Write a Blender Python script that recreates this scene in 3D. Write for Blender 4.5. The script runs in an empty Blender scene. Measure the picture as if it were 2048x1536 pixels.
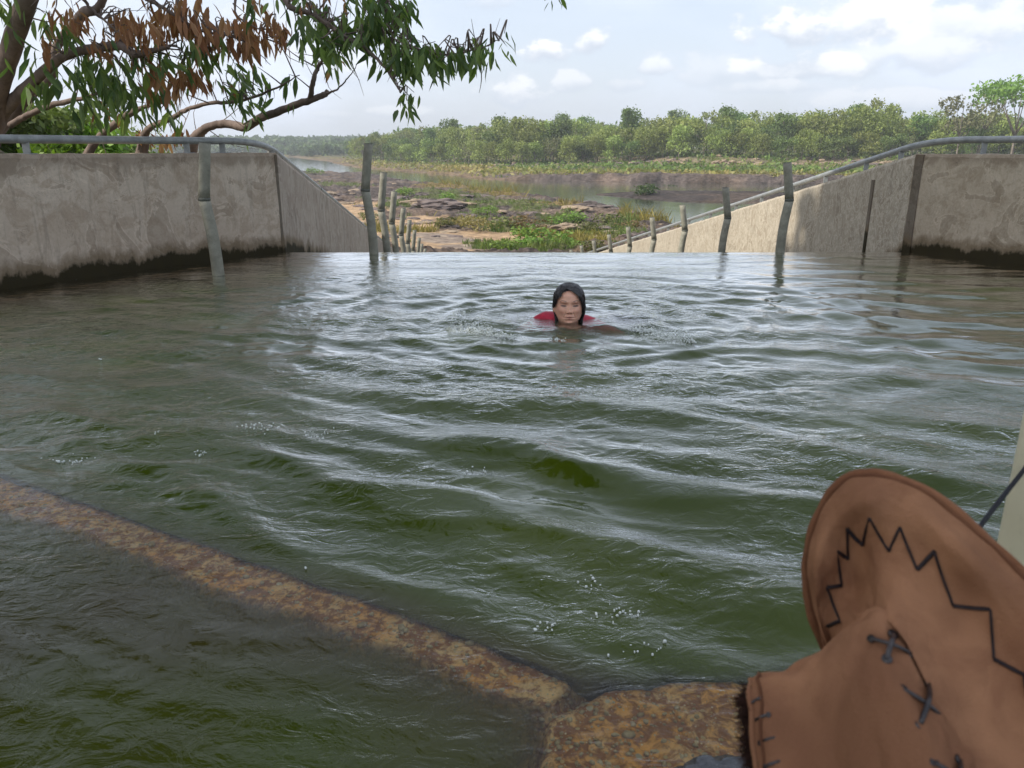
import bpy, bmesh, math, random
import numpy as np
from mathutils import Vector, Matrix
sc = bpy.context.scene
col = sc.collection
R = math.radians
random.seed(7); rng = np.random.default_rng(7)

# ---------------------------------------------------------------- camera
PITCH = 17.0; FPX = 1540.0
CAM = np.array([0., 0., .95])
cd = bpy.data.cameras.new('camera'); cam = bpy.data.objects.new('camera', cd); col.objects.link(cam)
cam.location = CAM; cam.rotation_euler = (R(90 - PITCH), 0, 0)
cd.sensor_fit = 'HORIZONTAL'; cd.sensor_width = 5.6; cd.lens = 5.6 * FPX / 2048
cd.clip_start = .02; cd.clip_end = 6000
cd.dof.use_dof = True; cd.dof.focus_distance = 5.0; cd.dof.aperture_fstop = 1.9
sc.camera = cam
FW = np.array([0, math.cos(R(PITCH)), -math.sin(R(PITCH))]); UP = np.array([0, math.sin(R(PITCH)), math.cos(R(PITCH))])
def ray(x, y): return FW + np.array([1., 0, 0]) * ((x - 1024) / FPX) + UP * ((768 - y) / FPX)
def atz(x, y, z=0.): d = ray(x, y); return CAM + d * ((z - CAM[2]) / d[2])
def aty(x, y, Y): d = ray(x, y); return CAM + d * (Y / d[1])
def atd(x, y, k): return CAM + ray(x, y) * k
def proj(P):
    v = np.asarray(P) - CAM; k = np.maximum(v @ FW, 1e-3)
    return 1024 + FPX * v[..., 0] / k, 768 - FPX * (v @ UP) / k

# ---------------------------------------------------------------- sky, sun, exposure
SUN = Vector((-.74, -.22, .66)).normalized()
sun_el = math.asin(SUN.z); sun_az = math.atan2(SUN.x, SUN.y)
world = bpy.data.worlds.new('World'); sc.world = world; world.use_nodes = True
class NT:
    """small helper round a node tree"""
    def __init__(s, tree): s.t = tree; s.n = tree.nodes; s.l = tree.links
    def new(s, kind, **k):
        nd = s.n.new(kind)
        for a, b in k.items():
            if a.startswith('i_'): pass
            else: setattr(nd, a, b)
        return nd
    def put(s, sock, v):
        if hasattr(v, 'default_value') or hasattr(v, 'is_output'): s.l.new(v, sock)
        else:
            if isinstance(v, (tuple, list)) and len(v) == 3 and sock.type == 'RGBA': v = (*v, 1)
            sock.default_value = v
    def math(s, op, a, b=None, c=None, clamp=False):
        nd = s.n.new('ShaderNodeMath'); nd.operation = op; nd.use_clamp = clamp
        s.put(nd.inputs[0], a)
        if b is not None: s.put(nd.inputs[1], b)
        if c is not None: s.put(nd.inputs[2], c)
        return nd.outputs[0]
    def vmath(s, op, a, b=None):
        nd = s.n.new('ShaderNodeVectorMath'); nd.operation = op
        s.put(nd.inputs[0], a)
        if b is not None: s.put(nd.inputs[1], b)
        return nd.outputs[0]
    def mix(s, f, a, b, mode='MIX'):
        nd = s.n.new('ShaderNodeMix'); nd.data_type = 'RGBA'; nd.blend_type = mode
        s.put(nd.inputs[0], f); s.put(nd.inputs[6], a); s.put(nd.inputs[7], b)
        return nd.outputs[2]
    def ramp(s, f, lo, hi, a=0., b=1., smooth=True):
        nd = s.n.new('ShaderNodeMapRange'); nd.interpolation_type = 'SMOOTHSTEP' if smooth else 'LINEAR'
        s.put(nd.inputs[0], f)
        for i, v in ((1, lo), (2, hi), (3, a), (4, b)): s.put(nd.inputs[i], v)
        return nd.outputs[0]
    def noise(s, vec, scale, detail=4, rough=.55, dist=0., dims='3D'):
        nd = s.n.new('ShaderNodeTexNoise'); nd.noise_dimensions = dims
        if vec is not None: s.l.new(vec, nd.inputs['Vector'])
        nd.inputs['Scale'].default_value = scale; nd.inputs['Detail'].default_value = detail
        nd.inputs['Roughness'].default_value = rough; nd.inputs['Distortion'].default_value = dist
        return nd.outputs['Fac']
    def voro(s, vec, scale, feature='F1', out='Distance', rnd=1.):
        nd = s.n.new('ShaderNodeTexVoronoi'); nd.feature = feature
        if vec is not None: s.l.new(vec, nd.inputs['Vector'])
        nd.inputs['Scale'].default_value = scale; nd.inputs['Randomness'].default_value = rnd
        return nd.outputs[out]
    def scale(s, vec, sx, sy, sz):
        nd = s.n.new('ShaderNodeMapping'); s.l.new(vec, nd.inputs[0]); nd.inputs[3].default_value = (sx, sy, sz)
        return nd.outputs[0]
    def bump(s, h, strength, dist, normal=None):
        nd = s.n.new('ShaderNodeBump'); nd.inputs['Strength'].default_value = strength; nd.inputs['Distance'].default_value = dist
        s.put(nd.inputs['Height'], h)
        if normal is not None: s.l.new(normal, nd.inputs['Normal'])
        return nd.outputs[0]

w = NT(world.node_tree); w.n.clear()
sky = w.new('ShaderNodeTexSky'); sky.sky_type = 'NISHITA'; sky.sun_disc = False
sky.sun_elevation = sun_el; sky.sun_rotation = sun_az % (2 * math.pi); sky.air_density = 1.2; sky.dust_density = 2.5; sky.ozone_density = 1.5
tc = w.new('ShaderNodeTexCoord'); D = tc.outputs['Generated']
sp = w.new('ShaderNodeSeparateXYZ'); w.l.new(D, sp.inputs[0])
dx, dy, dz = sp.outputs
az = w.math('ARCTAN2', dx, dy)
hor = w.math('SQRT', w.math('ADD', w.math('MULTIPLY', dx, dx), w.math('MULTIPLY', dy, dy)))
el = w.math('ARCTAN2', dz, hor)
cb = w.new('ShaderNodeCombineXYZ'); w.put(cb.inputs[0], az); w.put(cb.inputs[1], w.math('MULTIPLY', el, 1.6)); CV = cb.outputs[0]
edge = w.noise(CV, 22, 5, .6); edge2 = w.noise(CV, 9, 3, .5)
nz = w.math('ADD', w.math('MULTIPLY', w.math('SUBTRACT', edge, .5), 2.4), w.math('MULTIPLY', w.math('SUBTRACT', edge2, .5), 2.6))
def azel(px, py):
    d = ray(px, py); return math.atan2(d[0], d[1]), math.atan2(d[2], math.hypot(d[0], d[1]))
BL = [(1095, 105, 40, 24, 1.), (1190, 92, 40, 26, .95), (1310, 135, 38, 24, .75), (1150, 165, 40, 22, .7), (1020, 190, 60, 34, .8), (1250, 170, 55, 18, .55),
      (1590, 65, 75, 42, 1.), (1700, 55, 55, 36, .8), (1780, 40, 80, 60, 1.), (1900, 75, 130, 75, .8), (1850, 120, 140, 40, .7),
      (1580, 140, 110, 34, .85), (1430, 150, 70, 30, .5), (780, 225, 50, 12, .6), (665, 230, 45, 8, .4), (700, 140, 130, 40, .6), (985, 8, 50, 18, .5), (1800, 200, 150, 24, .6), (1560, 175, 90, 14, .5), (1960, 30, 100, 60, .6), (560, 60, 120, 60, .5), (100, 90, 200, 90, .5), (330, 160, 120, 40, .5)]
dens = None; shade = None
for (px, py, rx, ry, st) in BL:
    a0, e0 = azel(px, py); ra = rx / FPX * 1.08; re = ry / FPX * 1.1
    u = w.math('DIVIDE', w.math('SUBTRACT', az, a0), ra); v = w.math('DIVIDE', w.math('SUBTRACT', el, e0), re)
    vneg = w.math('MULTIPLY', w.math('MINIMUM', v, 0.), 1.5)      # flat bottoms
    v2 = w.math('ADD', w.math('MAXIMUM', v, 0.), w.math('ABSOLUTE', vneg))
    r2 = w.math('ADD', w.math('MULTIPLY', u, u), w.math('MULTIPLY', v2, v2))
    m = w.math('MULTIPLY', w.ramp(w.math('SUBTRACT', w.math('SQRT', r2), nz), 1.2, .55), st)
    dens = m if dens is None else w.math('MAXIMUM', dens, m)
    sh = w.math('MULTIPLY', m, w.ramp(w.math('ADD', v, w.math('MULTIPLY', nz, .8)), -.55, .5))
    shade = sh if shade is None else w.math('MAXIMUM', shade, sh)
# veil of thin high cloud everywhere and a loose cloud field over the rest of the sky
field = w.noise(w.scale(D, 1, 1, 2.4), 2.6, 6, .55, .4)
veil = w.ramp(field, .38, .72, .62, .92)
skyc = w.mix(1., sky.outputs[0], (.10, .10, .10), 'MULTIPLY')
base = w.mix(veil, skyc, w.mix(w.ramp(el, 0., .5), (.59, .645, .765), (.485, .53, .61)))
cl = w.mix(shade, (.43, .475, .55), (.74, .745, .76))
skyfin = w.mix(w.math('MULTIPLY', dens, .95), base, cl)
bg = w.new('ShaderNodeBackground'); w.l.new(skyfin, bg.inputs[0]); bg.inputs[1].default_value = 1.0
wo = w.new('ShaderNodeOutputWorld'); w.l.new(bg.outputs[0], wo.inputs[0])

sl = bpy.data.lights.new('sun', 'SUN'); so = bpy.data.objects.new('sun', sl); col.objects.link(so)
sl.energy = 2.8; sl.angle = R(1.); sl.color = (1., .94, .84)
so.rotation_euler = SUN.to_track_quat('Z', 'Y').to_euler(); so.location = (-20, -5, 30)
sc.view_settings.view_transform = 'Standard'; sc.view_settings.look = 'None'; sc.view_settings.exposure = .76; sc.view_settings.gamma = 1
sc.cycles.use_denoising = True
sc.cycles.max_bounces = 8; sc.cycles.transparent_max_bounces = 12; sc.cycles.caustics_reflective = False; sc.cycles.caustics_refractive = False
sc.cycles.sample_clamp_indirect = 6

# ---------------------------------------------------------------- helpers
def put(o, label=None, cat=None, group=None, kind=None):
    if label: o['label'] = label
    if cat: o['category'] = cat
    if group: o['group'] = group
    if kind: o['kind'] = kind
    return o
def empty(name, loc=(0, 0, 0), **k):
    o = bpy.data.objects.new(name, None); col.objects.link(o); o.location = loc; o.empty_display_size = .1
    return put(o, **k)
def obj(name, me, mat=None, parent=None, **k):
    o = bpy.data.objects.new(name, me); col.objects.link(o)
    if mat is not None:
        for m in (mat if isinstance(mat, (list, tuple)) else [mat]): me.materials.append(m)
    if parent is not None:
        o.parent = parent; o.matrix_parent_inverse = Matrix.Identity(4)
    return put(o, **k)
def mesh(name, V, F, smooth=False, cols=None, attrs=None, midx=None):
    """V (n,3); F (m,k) array of equal-sided faces, or list of such arrays"""
    V = np.asarray(V, dtype=np.float32)
    Fs = F if isinstance(F, list) else [F]
    Fs = [np.asarray(f, dtype=np.int32) for f in Fs if len(f)]
    loops = np.concatenate([f.ravel() for f in Fs]); tot = np.concatenate([np.full(len(f), f.shape[1], np.int32) for f in Fs])
    start = np.concatenate([[0], np.cumsum(tot)[:-1]]).astype(np.int32)
    me = bpy.data.meshes.new(name); me.vertices.add(len(V)); me.vertices.foreach_set('co', V.ravel())
    me.loops.add(len(loops)); me.loops.foreach_set('vertex_index', loops)
    me.polygons.add(len(tot)); me.polygons.foreach_set('loop_start', start); me.polygons.foreach_set('loop_total', tot)
    if midx is not None: me.polygons.foreach_set('material_index', np.asarray(midx, np.int32))
    me.polygons.foreach_set('use_smooth', np.full(len(tot), smooth))
    me.update(calc_edges=True); me.validate()
    if cols is not None:
        c = np.ones((len(V), 4), np.float32); c[:, :3] = cols
        a = me.color_attributes.new('Col', 'FLOAT_COLOR', 'POINT'); a.data.foreach_set('color', c.ravel())
    for k, v in (attrs or {}).items():
        a = me.attributes.new(k, 'FLOAT', 'POINT'); a.data.foreach_set('value', np.asarray(v, np.float32))
    return me
class MB:
    def __init__(s): s.V = []; s.F = {}; s.n = 0; s.C = []
    def add(s, V, F, c=None):
        V = np.asarray(V, float).reshape(-1, 3); s.V.append(V)
        for f in ([F] if not isinstance(F, list) else F):
            f = np.asarray(f, int); s.F.setdefault(f.shape[1], []).append(f + s.n)
        s.C.append(np.tile(np.asarray(c if c is not None else (1, 1, 1), float), (len(V), 1)) if np.ndim(c) < 2 else np.asarray(c))
        s.n += len(V)
    def box(s, c, size, rot=None, cc=None):
        v = np.array([[x, y, z] for x in (-.5, .5) for y in (-.5, .5) for z in (-.5, .5)]) * np.array(size)
        if rot is not None: v = v @ np.asarray(rot).T
        s.add(v + np.array(c), np.array([[0, 1, 3, 2], [4, 6, 7, 5], [0, 4, 5, 1], [2, 3, 7, 6], [0, 2, 6, 4], [1, 5, 7, 3]]), cc)
    def tube(s, pts, rad, seg=12, cap=True, c=None, sq=1.):
        pts = np.asarray(pts, float); n = len(pts); rad = np.broadcast_to(rad, (n,))
        T = np.gradient(pts, axis=0); T /= np.linalg.norm(T, axis=1)[:, None] + 1e-12
        ref = np.array([0, 0, 1.]) if abs(T[0][2]) < .9 else np.array([0, 1., 0])
        N = ref - T[0] * (ref @ T[0]); N /= np.linalg.norm(N); V = []
        for i in range(n):
            N = N - T[i] * (N @ T[i]); N /= np.linalg.norm(N) + 1e-12; B = np.cross(T[i], N)
            a = np.arange(seg) * 2 * math.pi / seg
            V.append(pts[i] + rad[i] * (np.cos(a)[:, None] * N + sq * np.sin(a)[:, None] * B))
        V = np.concatenate(V); i = np.arange(n - 1)[:, None] * seg; j = np.arange(seg)[None]; k = (j + 1) % seg
        F = np.stack([i + j, i + k, i + seg + k, i + seg + j], -1).reshape(-1, 4)
        if cap and seg > 2:
            V = np.concatenate([V, pts[:1], pts[-1:]]); a = np.arange(seg); b = (a + 1) % seg; m = n * seg
            s.add(V, [F, np.stack([b, a, np.full(seg, m)], -1), np.stack([(n - 1) * seg + a, (n - 1) * seg + b, np.full(seg, m + 1)], -1)], c)
        else: s.add(V, F, c)
    def build(s, name, mat, parent=None, smooth=False, bevel=0, **k):
        V = np.concatenate(s.V); Fs = [np.concatenate(f) for f in s.F.values()]
        me = mesh(name, V, Fs, smooth, cols=np.concatenate(s.C))
        if bevel:
            bm = bmesh.new(); bm.from_mesh(me)
            bmesh.ops.bevel(bm, geom=[e for e in bm.edges if len(e.link_faces) == 2 and e.calc_face_angle() > .5], offset=bevel, segments=2, affect='EDGES', profile=.6)
            bm.to_mesh(me); bm.free()
        return obj(name, me, mat, parent, **k)
# --- numpy gradient noise
_p = rng.permutation(512); _p = np.concatenate([_p, _p, _p]); _g = rng.uniform(0, 2 * math.pi, 512); _gx, _gy = np.cos(_g), np.sin(_g)
def pn(x, y, seed=0):
    x = np.asarray(x, float) + seed * 17.3; y = np.asarray(y, float) - seed * 9.1
    xi = np.floor(x).astype(int); yi = np.floor(y).astype(int); fx = x - xi; fy = y - yi
    u = fx ** 3 * (fx * (fx * 6 - 15) + 10); v = fy ** 3 * (fy * (fy * 6 - 15) + 10)
    def g(a, b):
        h = _p[(_p[(xi + a) & 511] + yi + b) & 511]; return _gx[h] * (fx - a) + _gy[h] * (fy - b)
    return ((g(0, 0) * (1 - u) + g(1, 0) * u) * (1 - v) + (g(0, 1) * (1 - u) + g(1, 1) * u) * v) * 1.5
def fbm(x, y, o=4, seed=0, gain=.5, lac=2.03):
    r = 0; a = 1.; f = 1.
    for i in range(o): r = r + a * pn(x * f, y * f, seed + i * 3); a *= gain; f *= lac
    return r
def ridge(x, y, o=4, seed=0):
    r = 0; a = 1.; f = 1.; s = 0
    for i in range(o): r = r + a * (1 - np.abs(pn(x * f, y * f, seed + i * 5)) * 2); s += a; a *= .5; f *= 2.1
    return r / s
def sstep(a, b, x):
    t = np.clip((np.asarray(x, float) - a) / (b - a), 0, 1); return t * t * (3 - 2 * t)
def sdf(P, X, Y):
    """signed distance to polygon P (negative inside)"""
    P = np.asarray(P, float)[:, :2]; d = np.full(np.shape(X), 1e18); ins = np.zeros(np.shape(X), bool)
    for i in range(len(P)):
        a = P[i]; b = P[(i + 1) % len(P)]; e = b - a; wx = X - a[0]; wy = Y - a[1]
        t = np.clip((wx * e[0] + wy * e[1]) / (e @ e + 1e-12), 0, 1); d = np.minimum(d, (wx - e[0] * t) ** 2 + (wy - e[1] * t) ** 2)
        c1 = (a[1] > Y) != (b[1] > Y)
        xx = a[0] + (Y - a[1]) / (b[1] - a[1] if b[1] != a[1] else 1e-12) * (b[0] - a[0]); ins ^= c1 & (X < xx)
    d = np.sqrt(d); return np.where(ins, -d, d)
def grid_faces(nr, nc):
    i = np.arange(nr - 1)[:, None] * nc; j = np.arange(nc - 1)[None]
    return np.stack([i + j, i + j + 1, i + nc + j + 1, i + nc + j], -1).reshape(-1, 4)
def lerp(a, b, t): return np.asarray(a) * (1 - t) + np.asarray(b) * t
def interp_px(L, n):
    L = np.asarray(L, float); d = np.concatenate([[0], np.cumsum(np.linalg.norm(np.diff(L[:, :2], axis=0), axis=1))])
    t = np.linspace(0, d[-1], n); return np.stack([np.interp(t, d, L[:, k]) for k in range(L.shape[1])], 1)
def smooth_line(P, n):
    """Catmull-Rom through the points"""
    P = np.asarray(P, float); Q = np.concatenate([[2 * P[0] - P[1]], P, [2 * P[-1] - P[-2]]]); out = []
    m = len(P) - 1
    for k in range(n):
        t = k / (n - 1) * m; i = min(int(t), m - 1); f = t - i; a, b, c, d = Q[i:i + 4]
        out.append(.5 * ((2 * b) + (c - a) * f + (2 * a - 5 * b + 4 * c - d) * f * f + (3 * b - a - 3 * c + d) * f ** 3))
    return np.array(out)

# ---------------------------------------------------------------- materials
def mat(name):
    m = bpy.data.materials.new(name); m.use_nodes = True; t = NT(m.node_tree); t.n.clear()
    o = t.new('ShaderNodeOutputMaterial'); return m, t, o
def principled(t, o, colr, rough=.6, normal=None, spec=.5, metal=0., sss=None, trans=None):
    b = t.new('ShaderNodeBsdfPrincipled'); t.put(b.inputs['Base Color'], colr); t.put(b.inputs['Roughness'], rough)
    t.put(b.inputs['Specular IOR Level'], spec); t.put(b.inputs['Metallic'], metal)
    if normal is not None: t.l.new(normal, b.inputs['Normal'])
    t.l.new(b.outputs[0], o.inputs[0]); return b
def objco(t): return t.new('ShaderNodeTexCoord').outputs['Object']
def geo(t): return t.new('ShaderNodeNewGeometry').outputs['Position']
def vcol(t):
    a = t.new('ShaderNodeAttribute'); a.attribute_name = 'Col'; return a.outputs['Color']

def mat_concrete(name, lo, hi, patch, streak=0., crust=0., damp=None, z0=0., moss=True, slope=0.):
    """weathered render: blotches, salt-edged stains, streaks, cracks, mossy tide line at the water"""
    m, t, o = mat(name); P = geo(t)
    n1 = t.noise(P, 1.3, 6, .62, .6); n2 = t.noise(P, 6, 6, .65, .8); n3 = t.noise(P, 45, 4, .6)
    c = t.mix(t.ramp(n1, .35, .65), lo, hi)
    c = t.mix(t.math('MULTIPLY', t.ramp(n2, .46, .6), .6), c, patch)
    # stains with a lighter rim
    rim = t.ramp(t.math('ABSOLUTE', t.math('SUBTRACT', t.noise(P, 2.6, 5, .6, 1.3), .56)), .022, .002)
    c = t.mix(t.math('MULTIPLY', rim, .35), c, tuple(min(1, v * 1.35) for v in hi))
    inside = t.ramp(t.noise(P, 2.6, 5, .6, 1.3), .565, .59)
    c = t.mix(t.math('MULTIPLY', inside, .5), c, tuple(v * .72 for v in patch))
    if crust:
        v = t.noise(t.scale(P, 1, 1, .6), 9, 5, .6, 1.8)
        v2 = t.ramp(t.math('ABSOLUTE', t.math('SUBTRACT', v, .5)), .05, .008)
        c = t.mix(t.math('MULTIPLY', v2, crust), c, (.68, .61, .49))
    if streak:
        s = t.noise(t.scale(P, 9, 9, 1.0), 2.2, 5, .65, .5)
        c = t.mix(t.math('MULTIPLY', t.ramp(s, .53, .68), streak), c, (.085, .07, .055))
    cr = t.ramp(t.math('ABSOLUTE', t.math('SUBTRACT', t.noise(t.scale(P, 1.4, 1.4, .7), 3.3, 7, .7, 1.0), .47)), .006, .001)
    c = t.mix(t.math('MULTIPLY', cr, .55), c, (.10, .085, .07))
    c = t.mix(.35, c, t.mix(n3, tuple(v * .55 for v in lo), tuple(min(1, v * 1.25) for v in hi)))
    sp = t.new('ShaderNodeSeparateXYZ'); t.l.new(P, sp.inputs[0]); z = sp.outputs[2]
    if moss and not slope:   # grime that has run down from the coping
        tn = t.math('ADD', z, t.math('MULTIPLY', t.noise(t.scale(P, 1.2, 1.2, .8), 3, 5, .6), .5)); c = t.mix(t.math('MULTIPLY', t.ramp(tn, 1.02, 1.12), .5), c, (.17, .125, .085))
    if moss:
        if slope: z = t.math('ADD', z, t.math('MULTIPLY', t.math('MAXIMUM', t.math('SUBTRACT', sp.outputs[1], 7.5), 0.), slope))
        nn = t.math('ADD', t.math('MULTIPLY', t.noise(t.scale(P, 1, 1, .5), 5, 5, .65), .34), t.math('MULTIPLY', t.noise(P, 1.1, 3, .5), .20))
        lvl = t.math('SUBTRACT', z, nn)
        c = t.mix(t.ramp(lvl, -.06, -.15, 0, .75), c, (.16, .115, .065))
        c = t.mix(t.ramp(lvl, -.15, -.20), c, t.mix(n2, (.022, .018, .010), (.05, .040, .018)))
    h = t.math('ADD', t.math('MULTIPLY', n2, .5), t.math('MULTIPLY', n3, .3))
    principled(t, o, c, t.ramp(n2, .3, .7, .75, .92), t.bump(h, .5, .012), .12)
    return m
M_wall_l = mat_concrete('shaded_wall_render', (.50, .40, .30), (.66, .555, .44), (.33, .235, .155), streak=.35)
M_wall_r = mat_concrete('right_wall_render', (.44, .36, .265), (.57, .485, .37), (.25, .185, .115), crust=.22, streak=.0)
M_chute_l = mat_concrete('left_chute_render', (.40, .33, .265), (.50, .43, .35), (.34, .26, .20), streak=.9, moss=True, slope=.188)
M_chute_r = mat_concrete('right_chute_render', (.40, .345, .265), (.48, .42, .33), (.30, .235, .165), crust=.7, streak=.25, moss=True, slope=.55)
M_seam = mat_concrete('joint_render', (.17, .14, .105), (.22, .185, .145), (.13, .10, .07), streak=.2)
def simple(name, c1, c2, scale=8, rough=.6, bump=.2, bd=.01, spec=.4, metal=0., detail=5, dist=.3, stretch=(1, 1, 1)):
    m, t, o = mat(name); P = t.scale(objco(t), *stretch); n = t.noise(P, scale, detail, .6, dist); n2 = t.noise(P, scale * 6, 4, .6)
    c = t.mix(t.ramp(n, .3, .7), c1, c2); c = t.mix(t.math('MULTIPLY', t.ramp(n2, .5, .75), .35), c, tuple(v * .6 for v in c1))
    principled(t, o, c, rough, t.bump(t.math('ADD', n, t.math('MULTIPLY', n2, .4)), bump, bd), spec, metal); return m
M_pipe = simple('weathered_grey_pipe_paint', (.23, .24, .235), (.34, .35, .34), 14, .42, .15, .002, .5, .15)
M_post = simple('grey_green_post_concrete', (.22, .21, .165), (.34, .325, .26), 10, .75, .35, .004, .3)
M_postdark = simple('post_top_and_ring', (.10, .105, .09), (.17, .17, .14), 12, .8, .3, .004, .3)
M_cream = simple('cream_paint', (.62, .57, .40), (.70, .66, .48), 5, .55, .15, .003, .4)
M_cord = simple('black_braided_cord', (.006, .006, .010), (.02, .02, .03), 300, .7, .6, .001, .3)

# water
def mat_water(name, c1, c2, bumpy=1., river=False):
    m, t, o = mat(name); P = geo(t)
    if river:
        a = t.noise(t.scale(P, .5, 1., 1), 1.4, 5, .6, .4); b = t.noise(P, .05, 3, .5)
        N = t.bump(a, .3, .05)
    else:
        a = t.noise(t.scale(P, 1, 1.5, 1), 12, 4, .58, 1.2)
        b = t.noise(t.scale(P, 1.0, 2.0, 1), 55, 3, .6, .8)
        amt = t.new('ShaderNodeAttribute'); amt.attribute_name = 'ripple'
        N = t.bump(t.math('MULTIPLY', t.math('ADD', t.math('MULTIPLY', a, .0135), t.math('MULTIPLY', b, .0016)), amt.outputs['Fac']), 1., bumpy)
    n = t.noise(P, .02 if river else .9, 3, .5)
    body = t.mix(t.ramp(n, .35, .65), c1, c2)
    if not river:
        ba = t.new('ShaderNodeAttribute'); ba.attribute_name = 'silt'
        body = t.mix(ba.outputs['Fac'], body, (.044, .028, .010))
        fo_ = t.new('ShaderNodeAttribute'); fo_.attribute_name = 'foam'; body = t.mix(t.math('MULTIPLY', fo_.outputs['Fac'], t.ramp(t.noise(P, 160, 2, .5), .32, .52)), body, (.78, .80, .74))
        sc_ = t.noise(P, 130, 2, .5); body = t.mix(t.ramp(sc_, .70, .78, 0, .3), body, (.12, .14, .06))
    d = t.new('ShaderNodeBsdfDiffuse'); t.put(d.inputs[0], body)
    g = t.new('ShaderNodeBsdfGlossy'); g.inputs[0].default_value = (1, 1, 1, 1); g.inputs['Roughness'].default_value = .07 if river else .02; t.l.new(N, g.inputs['Normal'])
    fr = t.new('ShaderNodeFresnel'); fr.inputs[0].default_value = 1.333; t.l.new(N, fr.inputs['Normal'])
    FR = t.math('MULTIPLY', fr.outputs[0], t.math('MULTIPLY_ADD', fr.outputs[0], 2.7 if not river else .2, 1.), clamp=True)
    if river: core = d.outputs[0]
    else:
        tr = t.new('ShaderNodeBsdfTransparent'); tr.inputs[0].default_value = (.93, .92, .78, 1)
        mx = t.new('ShaderNodeMixShader'); aa = t.new('ShaderNodeAttribute'); aa.attribute_name = 'murk'
        t.l.new(aa.outputs['Fac'], mx.inputs[0]); t.l.new(tr.outputs[0], mx.inputs[1]); t.l.new(d.outputs[0], mx.inputs[2]); core = mx.outputs[0]
    mm = t.new('ShaderNodeMixShader'); t.l.new(FR, mm.inputs[0]); t.l.new(core, mm.inputs[1]); t.l.new(g.outputs[0], mm.inputs[2])
    t.l.new(mm.outputs[0], o.inputs[0]); return m
M_water = mat_water('pool_water', (.036, .054, .0030), (.052, .070, .0055))
M_river = mat_water('river_water', (.045, .062, .030), (.07, .075, .042), river=True)

# ================================================================ WALLS, CHUTE, POOL
A = atz(0, 580); B = atz(570, 501); Dp = atz(1803, 499); E_ = atz(2048, 530)
CD = ray(902, 596); CD = CD / np.linalg.norm(CD); CDh = CD / CD[1]      # chute direction, per metre of Y
Wl = A + (A - B) * 2.2; Wr = E_ + (E_ - Dp) * 5.5
WT = .91
def xl(Y): return np.interp(Y, [Wl[1], B[1], 30], [Wl[0], B[0], B[0] + CDh[0] * (30 - B[1])])
def xr(Y): return np.interp(Y, [Wr[1], Dp[1], 30], [Wr[0], Dp[0], Dp[0] + CDh[0] * (30 - Dp[1])])
def wall_mesh(P0, P1, thick, side, z0, ztop0, ztop1, zb0, zb1, nx=160, nz=24, seed=0):
    """solid wall: inner face from P0 to P1, thickness away from the pool (side), subdivided and slightly uneven, chipped top edge"""
    P0 = np.array(P0[:2]); P1 = np.array(P1[:2]); e = P1 - P0; L = np.linalg.norm(e); e /= L; nrm = np.array([-e[1], e[0]]) * side
    prof = []                                # section: inner face up, top, outer face down
    for k in range(nz): prof.append((0., k / (nz - 1) * .985, 0))
    prof += [(.012, 1., 1), (thick * .5, 1.003, 1), (thick - .012, 1., 1), (thick, .985, 0), (thick, .5, 0), (thick, 0., 0)]
    prof = np.array(prof); t = np.linspace(0, 1, nx); V = np.zeros((nx, len(prof), 3))
    zt = ztop0 + (ztop1 - ztop0) * t; zb = zb0 + (zb1 - zb0) * t
    X = t[:, None] * L; Z = zb[:, None] + (zt - zb)[:, None] * prof[None, :, 1]
    j = fbm(X * 1.5 + 0 * Z, Z * 1.5 + 3 * seed, 4, seed) * .006
    off = prof[None, :, 0] + j
    Z = Z + (prof[None, :, 1] > .97) * (fbm(X * 5, X * 0 + prof[None, :, 0] * 5, 4, seed + 9) * .006)
    V[..., 0] = P0[0] + e[0] * X + nrm[0] * off; V[..., 1] = P0[1] + e[1] * X + nrm[1] * off; V[..., 2] = Z
    n = len(prof); F = grid_faces(nx, n)
    # caps
    F2 = [[*(range(n))]]; F3 = [[(nx - 1) * n + k for k in range(n)][::-1]]
    return mesh('wall', V.reshape(-1, 3), [F, np.array(F2), np.array(F3)], smooth=False)
TEND = 19.2
def chute_pt(P, t, dz=0.): q = P + CDh * t; return q + np.array([0, 0, dz])
Bend = chute_pt(B, TEND); Dend = chute_pt(Dp, TEND)
lw = empty('pool_wall', (B[0], B[1], 0), label='grey brown stained concrete wall on the left of the pool, black moss along its waterline', cat='wall')
def local(me_obj, root):
    me_obj.matrix_parent_inverse = root.matrix_basis.inverted() if root.matrix_basis else Matrix.Identity(4); return me_obj
def part(root, name, me, m, **k):
    """child whose mesh was made in world coordinates"""
    me.transform(Matrix.Translation(-Vector(root.location))); return obj(name, me, m, root, **k)
def bpart(root, name, mb, m, smooth=False, **k):
    o = mb.build(name, m, None, smooth, **k); o.data.transform(Matrix.Translation(-Vector(root.location))); o.parent = root; return o
part(lw, 'wall_slab', wall_mesh(Wl, B, .26, 1, 0, WT, WT, -.8, -.8, 420, 30, 1), M_wall_l)
cw = empty('chute_wall', (B[0], B[1], -.1), label='sloping concrete chute wall with black rain streaks, descending on the left towards the riverbed', cat='wall')
part(cw, 'wall_slab', wall_mesh(B, Bend, .26, 1, 0, WT, WT + CDh[2] * TEND, -1.0, -1.0 + CDh[2] * TEND, 300, 22, 2), M_chute_l)
rw = empty('pool_wall', (Dp[0], Dp[1], 0), label='tan concrete wall on the right of the pool with dark damp blotches above the water', cat='wall')
part(rw, 'wall_slab', wall_mesh(Wr, Dp, .26, -1, 0, WT - .01, WT - .01, -.8, -.8, 420, 30, 3), M_wall_r)
cr_ = empty('chute_wall', (Dp[0], Dp[1], -.1), label='sunlit cream crusted sloping concrete chute wall on the right, under a thin handrail', cat='wall')
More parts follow.
